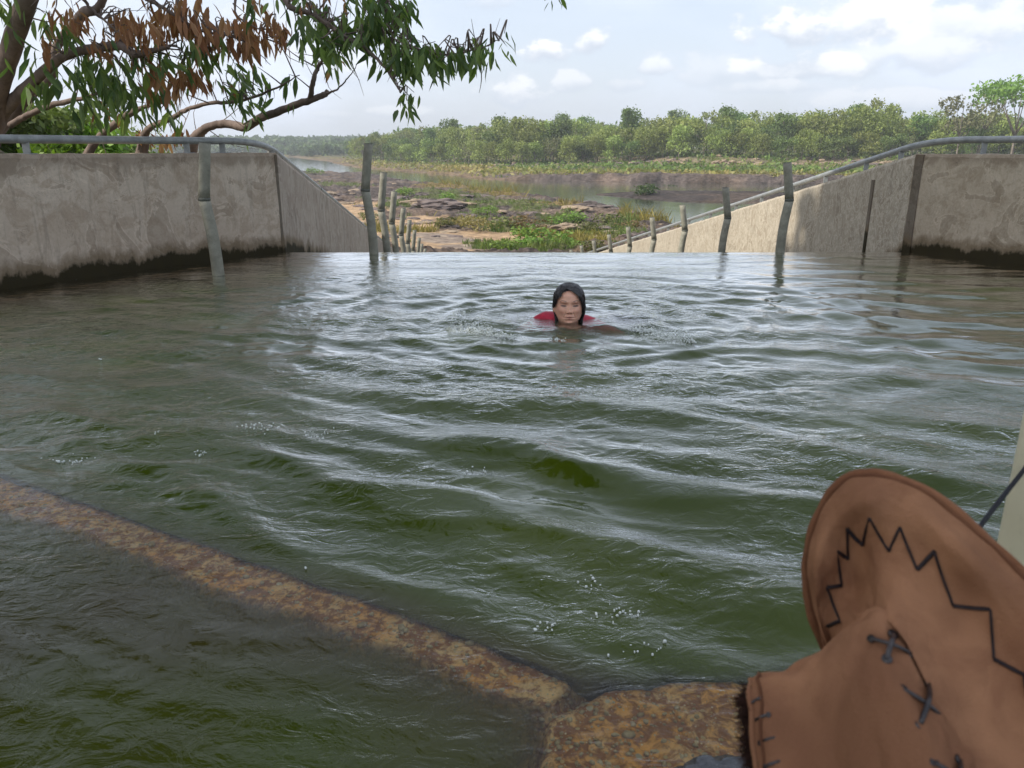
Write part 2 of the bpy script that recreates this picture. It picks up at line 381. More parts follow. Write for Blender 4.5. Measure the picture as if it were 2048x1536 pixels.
part(cr_, 'wall_slab', wall_mesh(Dp, Dend, .26, -1, 0, WT - .01, WT - .01 + CDh[2] * TEND, -1.0, -1.0 + CDh[2] * TEND, 300, 22, 4), M_chute_r)
# joint strips standing proud of the wall faces
def strip(root, P, Pn, wdt, z0, z1, proud=.012):
    P = np.array(P); e = np.array(Pn) - P; e[2] = 0; e /= np.linalg.norm(e); nr = np.array([-e[1], e[0], 0]); nr *= 1 if nr @ (np.array([.8, 5, 0]) - P) > 0 else -1
    mb = MB(); rot = np.stack([e, nr, np.array([0, 0, 1])], 1); mb.box(P + nr * (proud * .5 - .006) + np.array([0, 0, (z0 + z1) / 2]), (wdt, proud + .012, z1 - z0), rot); bpart(root, 'joint_strip', mb, M_seam, bevel=.003)
strip(rw, Dp + (E_ - Dp) / np.linalg.norm(E_ - Dp) * .055, E_, .085, -.6, WT - .014)
pj = aty(1716, 420, Dp[1] + .55)
strip(cr_, chute_pt(Dp, .68), chute_pt(Dp, 2), .05, -.75, WT - .145)
strip(lw, B + (A - B) / np.linalg.norm(A - B) * .02, A, .03, -.6, WT - .015, .006)
# chute floor (below the film of water)
mb = MB()
nf = 40
ys = np.linspace(7.3, 7.3 + TEND + .4, nf); V = []
for y in ys:
    z = -.06 - .188 * max(0, y - 7.45); V += [(xl(y) + .0, y, z), (xr(y) - .0, y, z)]
V = np.array(V); me = mesh('chute_floor', V, grid_faces(nf, 2)); obj('chute_floor', me, simple('chute_floor_concrete', (.20, .17, .12), (.33, .28, .20), 3, .7), kind='structure')

# ------------------------------------------------------------ rails
def rail(pts_px, depth_pts, name, label, brackets):
    pass
def rail_from(P, label, bra, rad=.030):
    root = empty('handrail', tuple(P[0]), label=label, cat='handrail')
    S = P
    mb = MB(); mb.tube(S, rad, 16); bpart(root, 'rail_pipe', mb, M_pipe, True)
    for q, zt in bra:
        m2 = MB(); h = q[2] - zt
        m2.box((q[0], q[1], zt + h / 2 - .012), (.050, .012, h), None); m2.box((q[0], q[1], zt + .004), (.10, .09, .008), None)
        bpart(root, 'bracket', m2, M_pipe)
    for f in (.33, .62, .82):
        i = int(f * (len(S) - 2)); m3 = MB(); m3.tube([S[i], S[i] + (S[i + 1] - S[i]) / np.linalg.norm(S[i + 1] - S[i]) * .02], rad + .0035, 16); bpart(root, 'pipe_joint', m3, M_postdark)
def rail_path(W0, Wc, side, h=.10):
    """centre line above the middle of the wall top, with the rounded bend at the corner"""
    e = (Wc - W0)[:2]; e = e / np.linalg.norm(e); n1 = np.array([-e[1], e[0]]) * side * .13; n2 = np.array([-1 * side, 0]) * .13 if side > 0 else np.array([.13, 0])
    c = np.array([Wc[0] + n2[0], Wc[1] + .02, WT + h]); a = np.array([W0[0] + n1[0], W0[1] + n1[1], WT + h])
    end = c + CDh * TEND
    out = [a + (c - a) * k for k in np.linspace(0, .93, 60)]; p0 = out[-1]; p2 = c + CDh * .55
    for k in np.linspace(0, 1, 14)[1:]: out.append((1 - k) ** 2 * p0 + 2 * k * (1 - k) * (c + np.array([0, 0, .015])) + k * k * p2)
    out += [p2 + (end - p2) * k for k in np.linspace(0, 1, 60)[1:]]
    return np.array(out), a, c
def pick(S, px):
    """point of the path seen over photo column px, nearest far end first"""
    X, _ = proj(S); k = np.argmin(np.abs(X - px)); return S[k]
SL, a_, c_ = rail_path(Wl, B, 1, .105)
bl = []
for px in (-240, 50, 372, 442): q = pick(interp_px(SL, 900), px); bl.append((q, WT))
for t in (.35, .75, 2.0, 3.6, 5.2, 6.8, 8.4, 10, 11.6, 13.2): q = c_ + CDh * t; bl.append((q, q[2] - .105))
rail_from(SL, 'grey pipe handrail on the left wall, bending down beside the chute', bl)
SR, a_, c_ = rail_path(Wr, Dp, -1, .115)
br = []
q = pick(interp_px(SR[:60], 900), 1965); br.append((q, WT - .01)); q = pick(interp_px(SR[:60], 900), 2300); br.append((q, WT - .01))
for t in (.45, 1.1, 2.0, 2.9, 3.9, 4.9, 6.1, 7.3, 8.7, 10.2, 11.8, 13.4): q = c_ + CDh * t; br.append((q, q[2] - .125))
rail_from(SR, 'long pale grey pipe handrail following the right wall down the chute', br)

# ------------------------------------------------------------ bent posts
def make_post(side, r0=.043, r1=.040):
    root = empty('bent_post')
    s = side
    low = [(0, 0, -.35), (0, 0, 0), (-.012 * s, 0, .3), (-.045 * s, 0, .575)]; upp = [(-.045 * s, 0, .585), (.008 * s, 0, .99)]
    mb = MB(); mb.tube(smooth_line(low, 12), np.linspace(r0 * 1.05, r1 * 1.02, 12), 18); a = mb.build('lower_shaft', M_post, root, True)
    mb = MB(); mb.tube(interp_px(upp, 6), np.linspace(r1 * 1.03, r1 * .98, 6), 18); b = mb.build('upper_shaft', M_post, root, True)
    mb = MB(); mb.tube([(-.0455 * s, 0, .568), (-.044 * s, 0, .592)], r1 * 1.07, 18); c = mb.build('joint_ring', M_postdark, root, True)
    mb = MB(); mb.tube([(.008 * s, 0, .988), (.0083 * s, 0, .996)], r1 * .9, 18); d = mb.build('end_cap', M_postdark, root)
    return root
def copy_tree(o, parent=None):
    c = o.copy(); col.objects.link(c)
    if parent is not None: c.parent = parent
    for ch in o.children: copy_tree(ch, c)
    return c
pl = make_post(1); pr = make_post(-1)
ordn = ['first', 'second', 'third', 'fourth', 'fifth', 'sixth', 'seventh', 'eighth', 'ninth', 'tenth']
LT = [0, 1.61, 3.12, 5.01, 7.36 - .5, 8.9, 10.9, 12.9, 14.9, 16.8]
for k, t in enumerate(LT):
    p = np.array([-1.315, 7.38, 0]) + CDh * t; o = copy_tree(pl); o.location = p; o.rotation_euler.z = R(random.uniform(-5, 5)); o.rotation_euler.y = R(random.uniform(-.6, .6))
    lab = 'tallest bent grey post of the left chute row, standing in the water at the brink' if k == 0 else f'{ordn[k]} bent grey post down the left chute row, counted from the brink'
    put(o, lab, 'post', 'bent posts down the chute')
for k in range(9):
    p = np.array([2.60, 7.52, 0]) + CDh * 1.62 * k; o = copy_tree(pr); o.location = p; o.scale.z = .83; o.rotation_euler.z = R(random.uniform(-5, 5)); o.rotation_euler.y = R(random.uniform(-.6, .6))
    lab = 'tallest bent grey post of the right chute row, at the water brink' if k == 0 else f'{ordn[k]} bent grey post down the right chute row, counted from the brink'
    put(o, lab, 'post', 'bent posts down the chute')
q = atz(437, 550); o = copy_tree(pl); o.location = q; o.scale = (1.05, 1.05, 1.0); o.rotation_euler.z = R(-8)
put(o, 'thick bent grey post standing in the pool before the left wall', 'post', 'bent posts down the chute')
for pt in (pl, pr):
    for ch in list(pt.children): bpy.data.objects.remove(ch)
    bpy.data.objects.remove(pt)

# ------------------------------------------------------------ pool bed, submerged divider, ledges
U = [(-500, 800), (-200, 885), (0, 945), (200, 1010), (450, 1092), (620, 1152), (800, 1207), (1000, 1292), (1190, 1368)]
Lo = [(1100, 1450), (950, 1400), (800, 1330), (600, 1255), (380, 1180), (170, 1090), (0, 1040), (-200, 985), (-500, 900)]
beam = np.array([atz(x, y, -.02)[:2] for x, y in U + Lo])
plat = np.array([atz(x, y, -.02)[:2] for x, y in [(1060, 1440), (1190, 1366), (1290, 1372), (1330, 1352), (1500, 1346), (1800, 1350), (2300, 1380), (2500, 1700), (950, 1800), (1010, 1600), (1060, 1500)]])
def bedz(X, Y):
    wob = fbm(X * 6, Y * 6, 4, 3) * .012
    # upper side drops sharply, lower side slopes away
    db = sdf(beam, X + 0 * Y, Y) + wob; dpl = sdf(plat, X + 0 * Y, Y) + wob * 1.6
    side = (X - beam[2][0]) * (beam[8][1] - beam[2][1]) - (Y - beam[2][1]) * (beam[8][0] - beam[2][0])   # >0 : near side of the upper edge
    slope = np.where(side > 0, 1.7, 8.0)
    zb = -.012 - np.clip(db + .03, 0, 9) * slope
    zp = -.011 - np.clip(dpl + .03, 0, 9) * 1.6
    z = np.maximum(zb, zp); z = np.maximum(z, -.62)
    return z + fbm(X * 9, Y * 9, 4, 5) * .004 + fbm(X * 40, Y * 40, 3, 6) * .0022
m, t, o = mat('algae_covered_aggregate'); P = geo(t)
n = t.noise(P, 7, 5, .6, .6); n2 = t.noise(P, 40, 5, .65, .5)
c = t.mix(t.ramp(n, .38, .62), (.84, .40, .085), (.84, .56, .28)); c = t.mix(t.ramp(n2, .42, .62), (.30, .115, .028), c)
for sc0, cc, th in ((70, (.62, .45, .22), .27), (150, (.72, .60, .42), .24), (28, (.66, .58, .44), .15)):
    vd = t.voro(P, sc0); vc = t.new('ShaderNodeTexVoronoi'); vc.inputs['Scale'].default_value = sc0; t.l.new(P, vc.inputs['Vector'])
    sep = t.new('ShaderNodeSeparateColor'); t.l.new(vc.outputs['Color'], sep.inputs[0])
    msk = t.math('MULTIPLY', t.ramp(vd, th + .06, th - .02), t.ramp(sep.outputs[0], .72, .76)); c = t.mix(msk, c, t.mix(sep.outputs[1], tuple(v * .55 for v in cc), cc))
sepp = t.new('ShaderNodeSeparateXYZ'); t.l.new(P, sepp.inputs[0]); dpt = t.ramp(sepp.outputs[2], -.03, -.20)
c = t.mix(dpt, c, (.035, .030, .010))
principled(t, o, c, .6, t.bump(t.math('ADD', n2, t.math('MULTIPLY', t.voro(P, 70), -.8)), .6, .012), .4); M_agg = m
def patch(x0, x1, y0, y1, nx, ny, fn, name, m, **k):
    X, Y = np.meshgrid(np.linspace(x0, x1, nx), np.linspace(y0, y1, ny)); Z = fn(X, Y)
    return obj(name, mesh(name, np.stack([X, Y, Z], -1).reshape(-1, 3), grid_faces(ny, nx), True), m, **k)
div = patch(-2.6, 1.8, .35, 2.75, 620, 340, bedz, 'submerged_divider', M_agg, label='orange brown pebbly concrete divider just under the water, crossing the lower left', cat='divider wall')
# pebbles set in the divider surface are part of its mesh surface: a few raised ones joined in
bm = bmesh.new()
for k in range(520):
    if k < 380: a = rng.integers(0, 8); f = rng.random(); w_ = rng.random() ** 1.0; pu = np.array(U[a]) * (1 - f) + np.array(U[a + 1]) * f; tt = (a + f) / 8; lo = interp_px(Lo[::-1], 50)[int(tt * 49)]; px, py = pu * (1 - w_) + lo * w_
    else: px, py = rng.uniform(1090, 1400), rng.uniform(1390, 1560)
    q = atz(px, py, -.016); z = float(bedz(np.array([q[0]]), np.array([q[1]]))[0]); s = rng.uniform(.002, .0055) * (2.0 if rng.random() < .06 else 1)
    Mx = Matrix.Translation((q[0], q[1], z + s * .2)) @ Matrix.Rotation(rng.uniform(0, 6), 4, 'Z') @ Matrix.Diagonal((s * rng.uniform(1, 1.7), s, s * .6, 1))
    bmesh.ops.create_icosphere(bm, subdivisions=1, radius=1, matrix=Mx)
me = bpy.data.meshes.new('pebbles'); bm.to_mesh(me); bm.free()
for p in me.polygons: p.use_smooth = True
obj('pebbles', me, simple('pale_pebble', (.34, .24, .12), (.62, .52, .36), 40, .5, .2), div, kind='stuff')
patch(-8, 9, -2.5, 7.7, 60, 60, lambda X, Y: X * 0 - .66 + fbm(X, Y, 3, 8) * .03, 'pool_floor', simple('silty_pool_floor', (.05, .06, .02), (.09, .085, .035), 2, .9), kind='structure')
# brown silted step along both walls, its brown also standing in for their reflection
def ledgefn(Y): pass
def step(Wa, Wb, wid, name, label):
    n = 90; V = []
    e = (Wb - Wa)[:2]; L = np.linalg.norm(e); e /= L; s = 1 if Wa[0] < 0 else -1; nr = np.array([e[1], -e[0]]) * s
    for k in range(n):
        p = Wa[:2] + e * L * k / (n - 1)
        for d, z in ((-.02, -.045), (.12, -.055), (wid * .45, -.07), (wid * .75, -.10), (wid, -.19), (wid + .1, -.45), (wid + .12, -.66)):
            q = p + nr * d; V.append((q[0], q[1], z + .012 * float(pn(q[0] * 3, q[1] * 3, 4))))
    return obj(name, mesh(name, V, grid_faces(n, 7), True), simple('brown_silted_step', (.34, .18, .08), (.46, .27, .13), 5, .8), label=label, cat='step')
step(Wl, B, .55, 'submerged_step', 'brown silted underwater step along the foot of the left wall')
step(Wr, Dp, .75, 'submerged_step', 'brown silted underwater step along the foot of the right wall')

# ------------------------------------------------------------ pool water
WOM = np.array([.325, 4.33])     # the swimmer
HANDS = [(atz(945, 662)[0], atz(945, 662)[1], 1.), (atz(1335, 676)[0], atz(1335, 676)[1], .7)]
def ldist(P0, P1, X, Y, s):
    e = (P1 - P0)[:2]; e = e / np.linalg.norm(e); return ((X - P0[0]) * e[1] - (Y - P0[1]) * e[0]) * s
def waves(X, Y):
    wx = X + .10 * pn(X * 1.3, Y * 1.3, 21) + .03 * pn(X * 5, Y * 5, 22); wy = Y + .12 * pn(X * 1.1, Y * 1.2, 23) + .03 * pn(X * 5, Y * 5, 24)
    def wv(ax, ay, lam, amp, ph=0., sharp=1.):
        n_ = math.hypot(ax, ay); s = (wx * ax + wy * ay) / n_ * 2 * math.pi / lam + ph
        return amp * (np.exp(sharp * (np.sin(s) - 1)) * 2 - .8)
    z = np.zeros_like(X)
    near = sstep(3.6, 1.9, Y); mid = sstep(1.5, 2.4, Y) * sstep(6.5, 4.5, Y); far = sstep(5.2, 6.6, Y)
    right = sstep(.8, 2.2, X) * sstep(2.2, 3.2, Y) * sstep(7.3, 5.6, Y)
    g1 = .6 + .5 * pn(X * .8, Y * .8, 31); g2 = .6 + .6 * pn(X * .9, Y * .9, 32)
    agit = 1 - .55 * right
    z += near * (wv(.5, .86, .50, .0230, .6) * g1 + wv(.66, .75, .31, .0090, 2.) * g2 + wv(.25, .97, .17, .0030, 1.))
    z += mid * agit * (wv(.15, 1, .46, .0110, .3) * g1 + wv(-.25, 1, .30, .0055, 1.2) * g2 + wv(.45, .9, .19, .0024, 1.2))
    z += right * (wv(.35, 1, .48, .0055, .5) + wv(-.1, 1, .28, .0022, .1))
    z += far * (wv(.05, 1, .42, .0022, 0) + wv(-.12, 1, .23, .0011, 2.))
    r = np.hypot((X - WOM[0]) * .9, (Y - WOM[1] + .05)); rr = r + .11 * pn(X * 1.9, Y * 1.9, 41) + .03 * pn(X * 6, Y * 6, 42)
    z += .0055 * np.sin(rr * 2 * math.pi / .20) * np.exp(-((r - .75) / .5) ** 2) + .0060 * np.sin(rr * 2 * math.pi / .30 + 1) * np.exp(-((r - 1.55) / .35) ** 2)
    # the bow wave the arms push up
    ya = WOM[1] - .23 + .35 * ((X - WOM[0]) / .75) ** 2
    z += .022 * np.exp(-((Y - ya) / .075) ** 2) * sstep(.95, .35, np.abs(X - WOM[0] - .02)) * (.7 + .5 * pn(X * 7, Y * 7, 43))
    # water churned up by the two hands
    for hx, hy, hs in HANDS:
        mk = np.exp(-((X - hx) / .15) ** 2 - ((Y - hy - .25 * (X - hx) * (-1 if hx > WOM[0] else 1) * -1) / .042) ** 2)
        z += mk * hs * 1.4 * (.006 + .026 * np.abs(pn(X * 22, Y * 26, 45)) + .018 * np.maximum(pn(X * 48, Y * 52, 46), 0))
    # chop
    chop = np.clip(.5 + fbm(X * 1.4, Y * 1.8, 2, 51), .1, 1.3) * (1 - .75 * right) * (1 - .6 * far) * (1 - .25 * near)
    z += chop * (fbm(X * 6, Y * 8, 3, 52) * .0054 + (1 - np.abs(pn(X * 8, Y * 13, 53)) * 2) * .0022)
    z += .0014 * fbm(X * 26, Y * 34, 2, 54) * chop
    # calm compartment behind the divider
    sd = (X - beam[2][0]) * (beam[8][1] - beam[2][1]) - (Y - beam[2][1]) * (beam[8][0] - beam[2][0]); sd = sd / np.hypot(*(beam[8] - beam[2]))
    calm = sstep(-.12, .06, sd)
    z = z * (1 - .93 * calm) + calm * (.0010 * fbm(X * 11, Y * 14, 3, 61) + .0009 * np.sin((wx * .3 + wy) * 2 * math.pi / .11))
    z = z * (1 - .85 * sstep(.07, -.03, np.minimum(sdf(beam, X, Y), sdf(plat, X, Y))))
    return z + .004, calm, right
# rows
ysr = np.concatenate([np.linspace(-2.4, .75, 14)[:-1], np.geomspace(.75, 3., 380)[:-1], np.linspace(3., 7.45, 420)[:-1], np.linspace(7.45, 7.75, 24)[:-1], np.linspace(7.75, 26.4, 50)])
uc = np.linspace(-.80, .80, 820)
dep = np.maximum(ysr, .75) * math.cos(R(PITCH)) + CAM[2] * math.sin(R(PITCH))
XL = xl(ysr); XR = xr(ysr)
inner = uc[None] * dep[:, None]
lo_ = np.maximum(inner[:, :1], XL[:, None] + .003); hi_ = np.minimum(inner[:, -1:], XR[:, None] - .003)
inner = np.clip(inner, lo_, hi_)
kk = np.linspace(0, 1, 13)[None]
left_ = XL[:, None] + .001 + (inner[:, :1] - XL[:, None]) * kk[:, :-1]; right_ = inner[:, -1:] + (XR[:, None] - .001 - inner[:, -1:]) * kk[:, 1:]
X = np.concatenate([left_, inner, right_], 1)
# clipped columns get squeezed at the walls: spread them a hair so that no face is degenerate
X = X + np.linspace(-1e-4, 1e-4, X.shape[1])[None]
Y = np.repeat(ysr[:, None], X.shape[1], 1)
Z, calm, rgt = waves(X, Y)
# damp the waves right at the brink and on the film, which follows the chute
fd = sstep(7.55, 7.15, Y); over = np.maximum(0, Y - 7.40 - .03 * pn(X * 1.5, Y * 0, 71))
Z = Z * (.25 + .75 * fd) - .188 * (np.sqrt(over ** 2 + .01) - .1) * (over > 0) - .004
bz = bedz(X, Y)
dl = ldist(Wl, B, X, Y, 1); dr = -ldist(Wr, Dp, X, Y, 1)
depth = np.maximum(Z - np.minimum(bz, bedz(X + .006, Y + .026)), .004)
# body of the swimmer close under the surface
rw_ = np.hypot((X - WOM[0] - .05) / .42, (Y - WOM[1] - .02) / .36); swim = sstep(1.3, .55, rw_)
stepd = np.minimum(np.abs(dl), np.abs(dr))
depth = np.where((stepd < .9) & (Y < 7.6), np.minimum(depth, .030 + .02 * sstep(.1, .5, stepd) + .5 * np.maximum(0, stepd - .5)), depth)
murk = 1 - np.exp(-np.maximum(depth - .016, 0) / .055)
murk = np.where(Y > 7.6, .25, murk) * (1 - .86 * swim)
# film on the top of the divider stays clear
silt = np.clip(sstep(1.3, .2, stepd) * .8 + calm * (.35 + .5 * fbm(X * 1.1, Y * 1.1, 3, 81)) + .25 * sstep(.1, .0, depth), 0, 1)
ripple = np.clip(.55 + .55 * fbm(X * 1.2, Y * 1.5, 3, 91), .12, 1.2) * (1 - .8 * rgt) * (1 - .45 * calm) * (1 - .5 * sstep(5.3, 6.6, Y))
foam = 0
for hx, hy, hs in HANDS: foam = foam + hs * np.exp(-((X - hx) / .15) ** 2 - ((Y - hy) / .06) ** 2)
foam = np.clip(foam * 1.4 * sstep(.04, .28, np.abs(pn(X * 22, Y * 26, 45)) + .7 * np.maximum(pn(X * 48, Y * 52, 46), 0)), 0, 1)
V = np.stack([X, Y, Z], -1).reshape(-1, 3)
me = mesh('pool_water', V, grid_faces(*X.shape), True, attrs={'murk': murk.ravel(), 'silt': silt.ravel(), 'foam': foam.ravel(), 'ripple': ripple.ravel()})
obj('pool_water', me, M_water, kind='structure')
def water_z(x, y): return float(waves(np.array([x]), np.array([y]))[0][0])

# ================================================================ LANDSCAPE
RZ = -4.55
near_sh = [(-1500, 356), (300, 348), (600, 345), (698, 346), (751, 348), (807, 360), (856, 367), (917, 369), (971, 377), (1003, 384), (1080, 392), (1174, 405), (1244, 414), (1314, 433), (1345, 446), (1420, 462), (1700, 480), (2500, 500)]
far_sh = [(2900, 374), (2048, 370), (1560, 368), (1270, 365), (1080, 362), (1000, 360), (942, 357), (905, 350), (856, 347), (795, 342), (751, 338), (705, 335), (666, 326.5), (655, 322.5), (605, 317.5), (587, 314.5), (500, 313.5), (-1500, 313.5)]
river_poly = np.array([atz(x, y, RZ)[:2] for x, y in near_sh + far_sh])
isl = np.array([atz(x, y, RZ)[:2] for x, y in [(1185, 389), (1260, 384.5), (1300, 383.5), (1440, 384), (1560, 387), (1900, 392), (2500, 398), (2500, 432), (1700, 413), (1560, 408), (1400, 405), (1330, 402), (1260, 396)]])
far_line = np.array([atz(x, y, RZ)[:2] for x, y in far_sh])
CL = np.array([B[0], Dp[0]])
def terr(X, Y):
    """height of the land, with the two parts (near shore and far bank) told apart by the sign of 'far'"""
    Dv = np.hypot(X, Y)
    s = sdf(river_poly, X, Y)                     # >0 on land
    fy = np.interp(np.arctan2(X, Y), *zip(*sorted([(math.atan2(p[0], p[1]), math.hypot(*p)) for p in far_line])))
    far = Dv > fy * .97
    wob = fbm(X * .05, Y * .05, 4, 11)
    # far bank: rock ledge, gentle foreshore, riprap slope, forest floor
    s2 = s + 2.5 * fbm(X * .12, Y * .12, 3, 12)
    rside = sstep(-.03, .06, X / np.maximum(Y, 1)); led = sstep(0, 2.0, s2) * (1.15 + .35 * wob) * (.25 + .75 * rside) + (1 - rside) * sstep(1, 14, s2) * .8
    zf = led + sstep(6, 42, s2) * .8 + sstep(40, 62, s2 + 6 * fbm(X * .03, Y * .03, 2, 13)) * 1.7 + np.clip(s - 70, 0, 1e9) * .012
    zf += sstep(500, 1100, Dv) * 4 * (1 + .4 * fbm(X * .004, Y * .004, 2, 14)) * sstep(.22, -.25, X / Y)
    zf += (ridge(X * .25, Y * .4, 4, 15) - .5) * .7 * sstep(.2, 3, s2) * sstep(75, 40, s2)
    # near side: flat shelves of rock with sand between, rising to the foot of the chute
    zn = sstep(0, 3, s) * .28 + sstep(2, 40, s) * .45 + .42 * sstep(60, 32, Y)
    rk = (ridge(X * .16, Y * .28, 5, 16) - .45)
    sand = sandmask(X, Y)
    step_ = np.round((rk * 1.2 + .4 * fbm(X * .1, Y * .1, 2, 17)) * 4) / 4
    zn += sstep(.5, 3, s) * (1 - sand) * (.62 * (step_ * .55 + rk * .45) + .26 * (ridge(X * .9, Y * 1.5, 4, 18) - .5)) + .04 * fbm(X * .3, Y * .5, 3, 19)
    z = np.where(far, zf, zn)
    z = np.where(s < 0, -.5 + .0 * z, z) + RZ
    # island
    si = -sdf(isl, X, Y)
    z = np.maximum(z, RZ - .5 + sstep(-1, .6, si) * .62 + sstep(0, 5, si) * .25 * (1 + rk))
    # the slope the pool and chute stand on
    toe = -.9 - .188 * (Y - 7.5); inx = np.abs(X - (.8 - .08 * (Y - 7.5))) 
    side = sstep(3.2, 6.0, inx)
    emb = np.where(Y < 30, np.maximum(toe - .35 + side * .45, -4.4), -99)
    z = np.maximum(z, np.where(Y < 30, emb * sstep(31, 24, Y) + z * (1 - sstep(31, 24, Y)), z))
    # hillside to the left, clear of the river view
    ang = np.degrees(np.arctan2(X, np.maximum(Y, .1)))
    z = z + sstep(-24.5, -33, ang) * sstep(6, 14, Dv) * sstep(85, 45, Dv) * (2.2 + .25 * np.clip(-X - 6, 0, 20))
    return z, s, far, rk
def pell(px, py, L):
    r = 0
    for cx, cy, rx, ry in L: r = np.maximum(r, np.exp(-(((px - cx) / rx) ** 2 + ((py - cy) / ry) ** 2) * 1.3))
    return r
def wpx(X, Y): return proj(np.stack([X, Y, np.full_like(X, -3.7)], -1))
SAND = [(905, 480, 180, 34), (720, 408, 70, 22), (700, 425, 60, 16), (1010, 462, 110, 12), (820, 440, 80, 18), (1120, 480, 60, 10), (760, 470, 60, 20), (650, 395, 50, 14)]
def sandmask(X, Y):
    px, py = wpx(X, Y); return sstep(.24, .50, pell(px, py, SAND) + .35 * fbm(X * .22, Y * .3, 4, 25)) * (Y < 75)
GREEN = [(830, 400, 80, 10), (1000, 398, 110, 12), (900, 385, 90, 7), (1060, 405, 60, 10), (680, 365, 60, 5), (1130, 430, 60, 14), (1050, 496, 120, 16), (1210, 455, 90, 18), (1240, 435, 60, 8), (960, 428, 40, 8), (870, 375, 100, 6), (1000, 450, 40, 8), (780, 400, 30, 10), (980, 445, 60, 10)]
OCHRE = [(880, 362, 60, 8), (960, 372, 50, 8), (1010, 378, 40, 8), (1110, 398, 70, 5), (1290, 425, 60, 8), (760, 452, 60, 14), (930, 438, 60, 9), (1210, 385, 40, 4), (1480, 380, 50, 5), (1080, 460, 60, 10), (820, 455, 60, 8), (1180, 470, 60, 14)]
def cover(X, Y, s, far, z):
    """grass cover (0..1) and its dryness (0..1)"""
    px, py = wpx(X, Y)
    n = fbm(X * .16, Y * .2, 4, 26)
    g = sstep(.30, .62, pell(px, py, GREEN) + .45 * n) ; oc = sstep(.30, .62, pell(px, py, OCHRE) + .4 * fbm(X * .2, Y * .2, 3, 27))
    gn = np.maximum(g, oc * .8) * (s > .6); dry = np.where(gn > 0, oc / (g + oc + 1e-3), 0)
    s2 = s + 2.5 * fbm(X * .12, Y * .12, 3, 12)
    rs_ = sstep(-.03, .06, X / np.maximum(Y, 1)); gf = sstep(3.5, 8, s2 + 2 * n + 4 * (1 - rs_)) * (1 - .75 * sstep(10, 3, s2) * (n > 0)) * (1 - .8 * sstep(38, 46, s2) * sstep(-.35, .15, fbm(X * .07, Y * .09, 3, 28)) * sstep(70, 60, s2))
    gf = np.maximum(gf * sstep(-.5, 0, fbm(X * .09, Y * .12, 3, 29) + .15), 0); df = sstep(24, 6, s2) * .7 + .35 * sstep(-.1, .4, fbm(X * .05, Y * .05, 2, 30))
    emb = (Y < 28)
    return np.where(emb, sstep(-.4, .2, n) * .9, np.where(far, gf, gn)), np.clip(np.where(far, df, dry), 0, 1)
angs = np.radians(np.linspace(-44, 44, 760))
rr_ = np.concatenate([np.linspace(8.6, 24, 22)[:-1], 5.2 / np.tan(np.radians(np.linspace(12., 1.2, 560)))[:-1], np.geomspace(5.2 / math.tan(math.radians(1.2)), 2600, 130)])
AA, RRr = np.meshgrid(angs, rr_); X = np.sin(AA) * RRr; Y = np.cos(AA) * RRr
Z, s, far, rk = terr(X, Y)
inch = (Y < 26.8) & (X > xl(Y) - .1) & (X < xr(Y) + .1); Z = np.where(inch, np.minimum(Z, -.5 - .188 * (Y - 7.45)), Z)
Z = np.where((Y < 9) & (X > xl(Y) - .5) & (X < xr(Y) + .5), -1.5, Z)
sandm = sandmask(X, Y) * (~far); gc, dr_ = cover(X, Y, s, far, Z)
px, py = wpx(X, Y)
n1 = fbm(X * .5, Y * .8, 4, 33)[..., None]; n2 = fbm(X * 2.3, Y * 3.1, 3, 34)[..., None]
rockc = np.array([.120, .096, .086]) * (1 + .45 * n1 + .40 * n2); rockc = rockc + sstep(.0, .5, fbm(X * .12, Y * .12, 2, 35))[..., None] * np.array([.07, .045, .025])
sandc = np.array([.50, .345, .21]) * (1 + .16 * n1 + .08 * n2)
slab = sstep(.35, .6, pell(px, py, [(900, 478, 90, 12), (860, 466, 60, 8), (1000, 500, 90, 10), (930, 496, 70, 9), (1110, 420, 40, 6)]) + .12 * fbm(X * .5, Y * .5, 3, 36))
C = rockc * (1 - sandm[..., None]) + sandc * sandm[..., None]; C = C * (1 - .85 * slab[..., None]) + .85 * slab[..., None] * np.array([.30, .245, .205]) * (1 + .15 * n2)
farsand = .5 * sstep(4, 1, s)[..., None] * sstep(.05, -.02, (X / Y))[..., None] * far[..., None]; C = C * (1 - farsand * .8) + farsand * .8 * np.array([.36, .24, .13])
rip = (far * sstep(38, 45, s) * sstep(66, 56, s))[..., None]; C = C * (1 - rip) + rip * np.array([.30, .225, .155]) * (1 + .5 * n2)
wet = sstep(.8, .0, s)[..., None]; C = C * (1 - .45 * wet)
grc = np.array([.12, .135, .05])[None, None] * (1 - dr_[..., None]) + np.array([.24, .175, .055]) * dr_[..., None]
C = C * (1 - gc[..., None] * .9) + grc * gc[..., None] * .9 * (1 + .3 * n2)
m, t, o = mat('riverbed_ground'); P = geo(t); n = t.noise(t.scale(P, 1, 1.3, 2.5), 1.7, 7, .68, .5); nb = t.noise(P, .35, 5, .6, .4)
vc = vcol(t); c = t.mix(t.ramp(n, .35, .7), t.mix(1., vc, (.48, .46, .46), 'MULTIPLY'), t.mix(1., vc, (1.3, 1.3, 1.25), 'MULTIPLY'))
principled(t, o, c, .92, t.bump(t.math('ADD', n, nb), .9, .18), .2)
obj('ground', mesh('ground', np.stack([X, Y, Z], -1).reshape(-1, 3), grid_faces(*X.shape), True, cols=np.clip(C, 0, 1).reshape(-1, 3)), m, kind='structure')
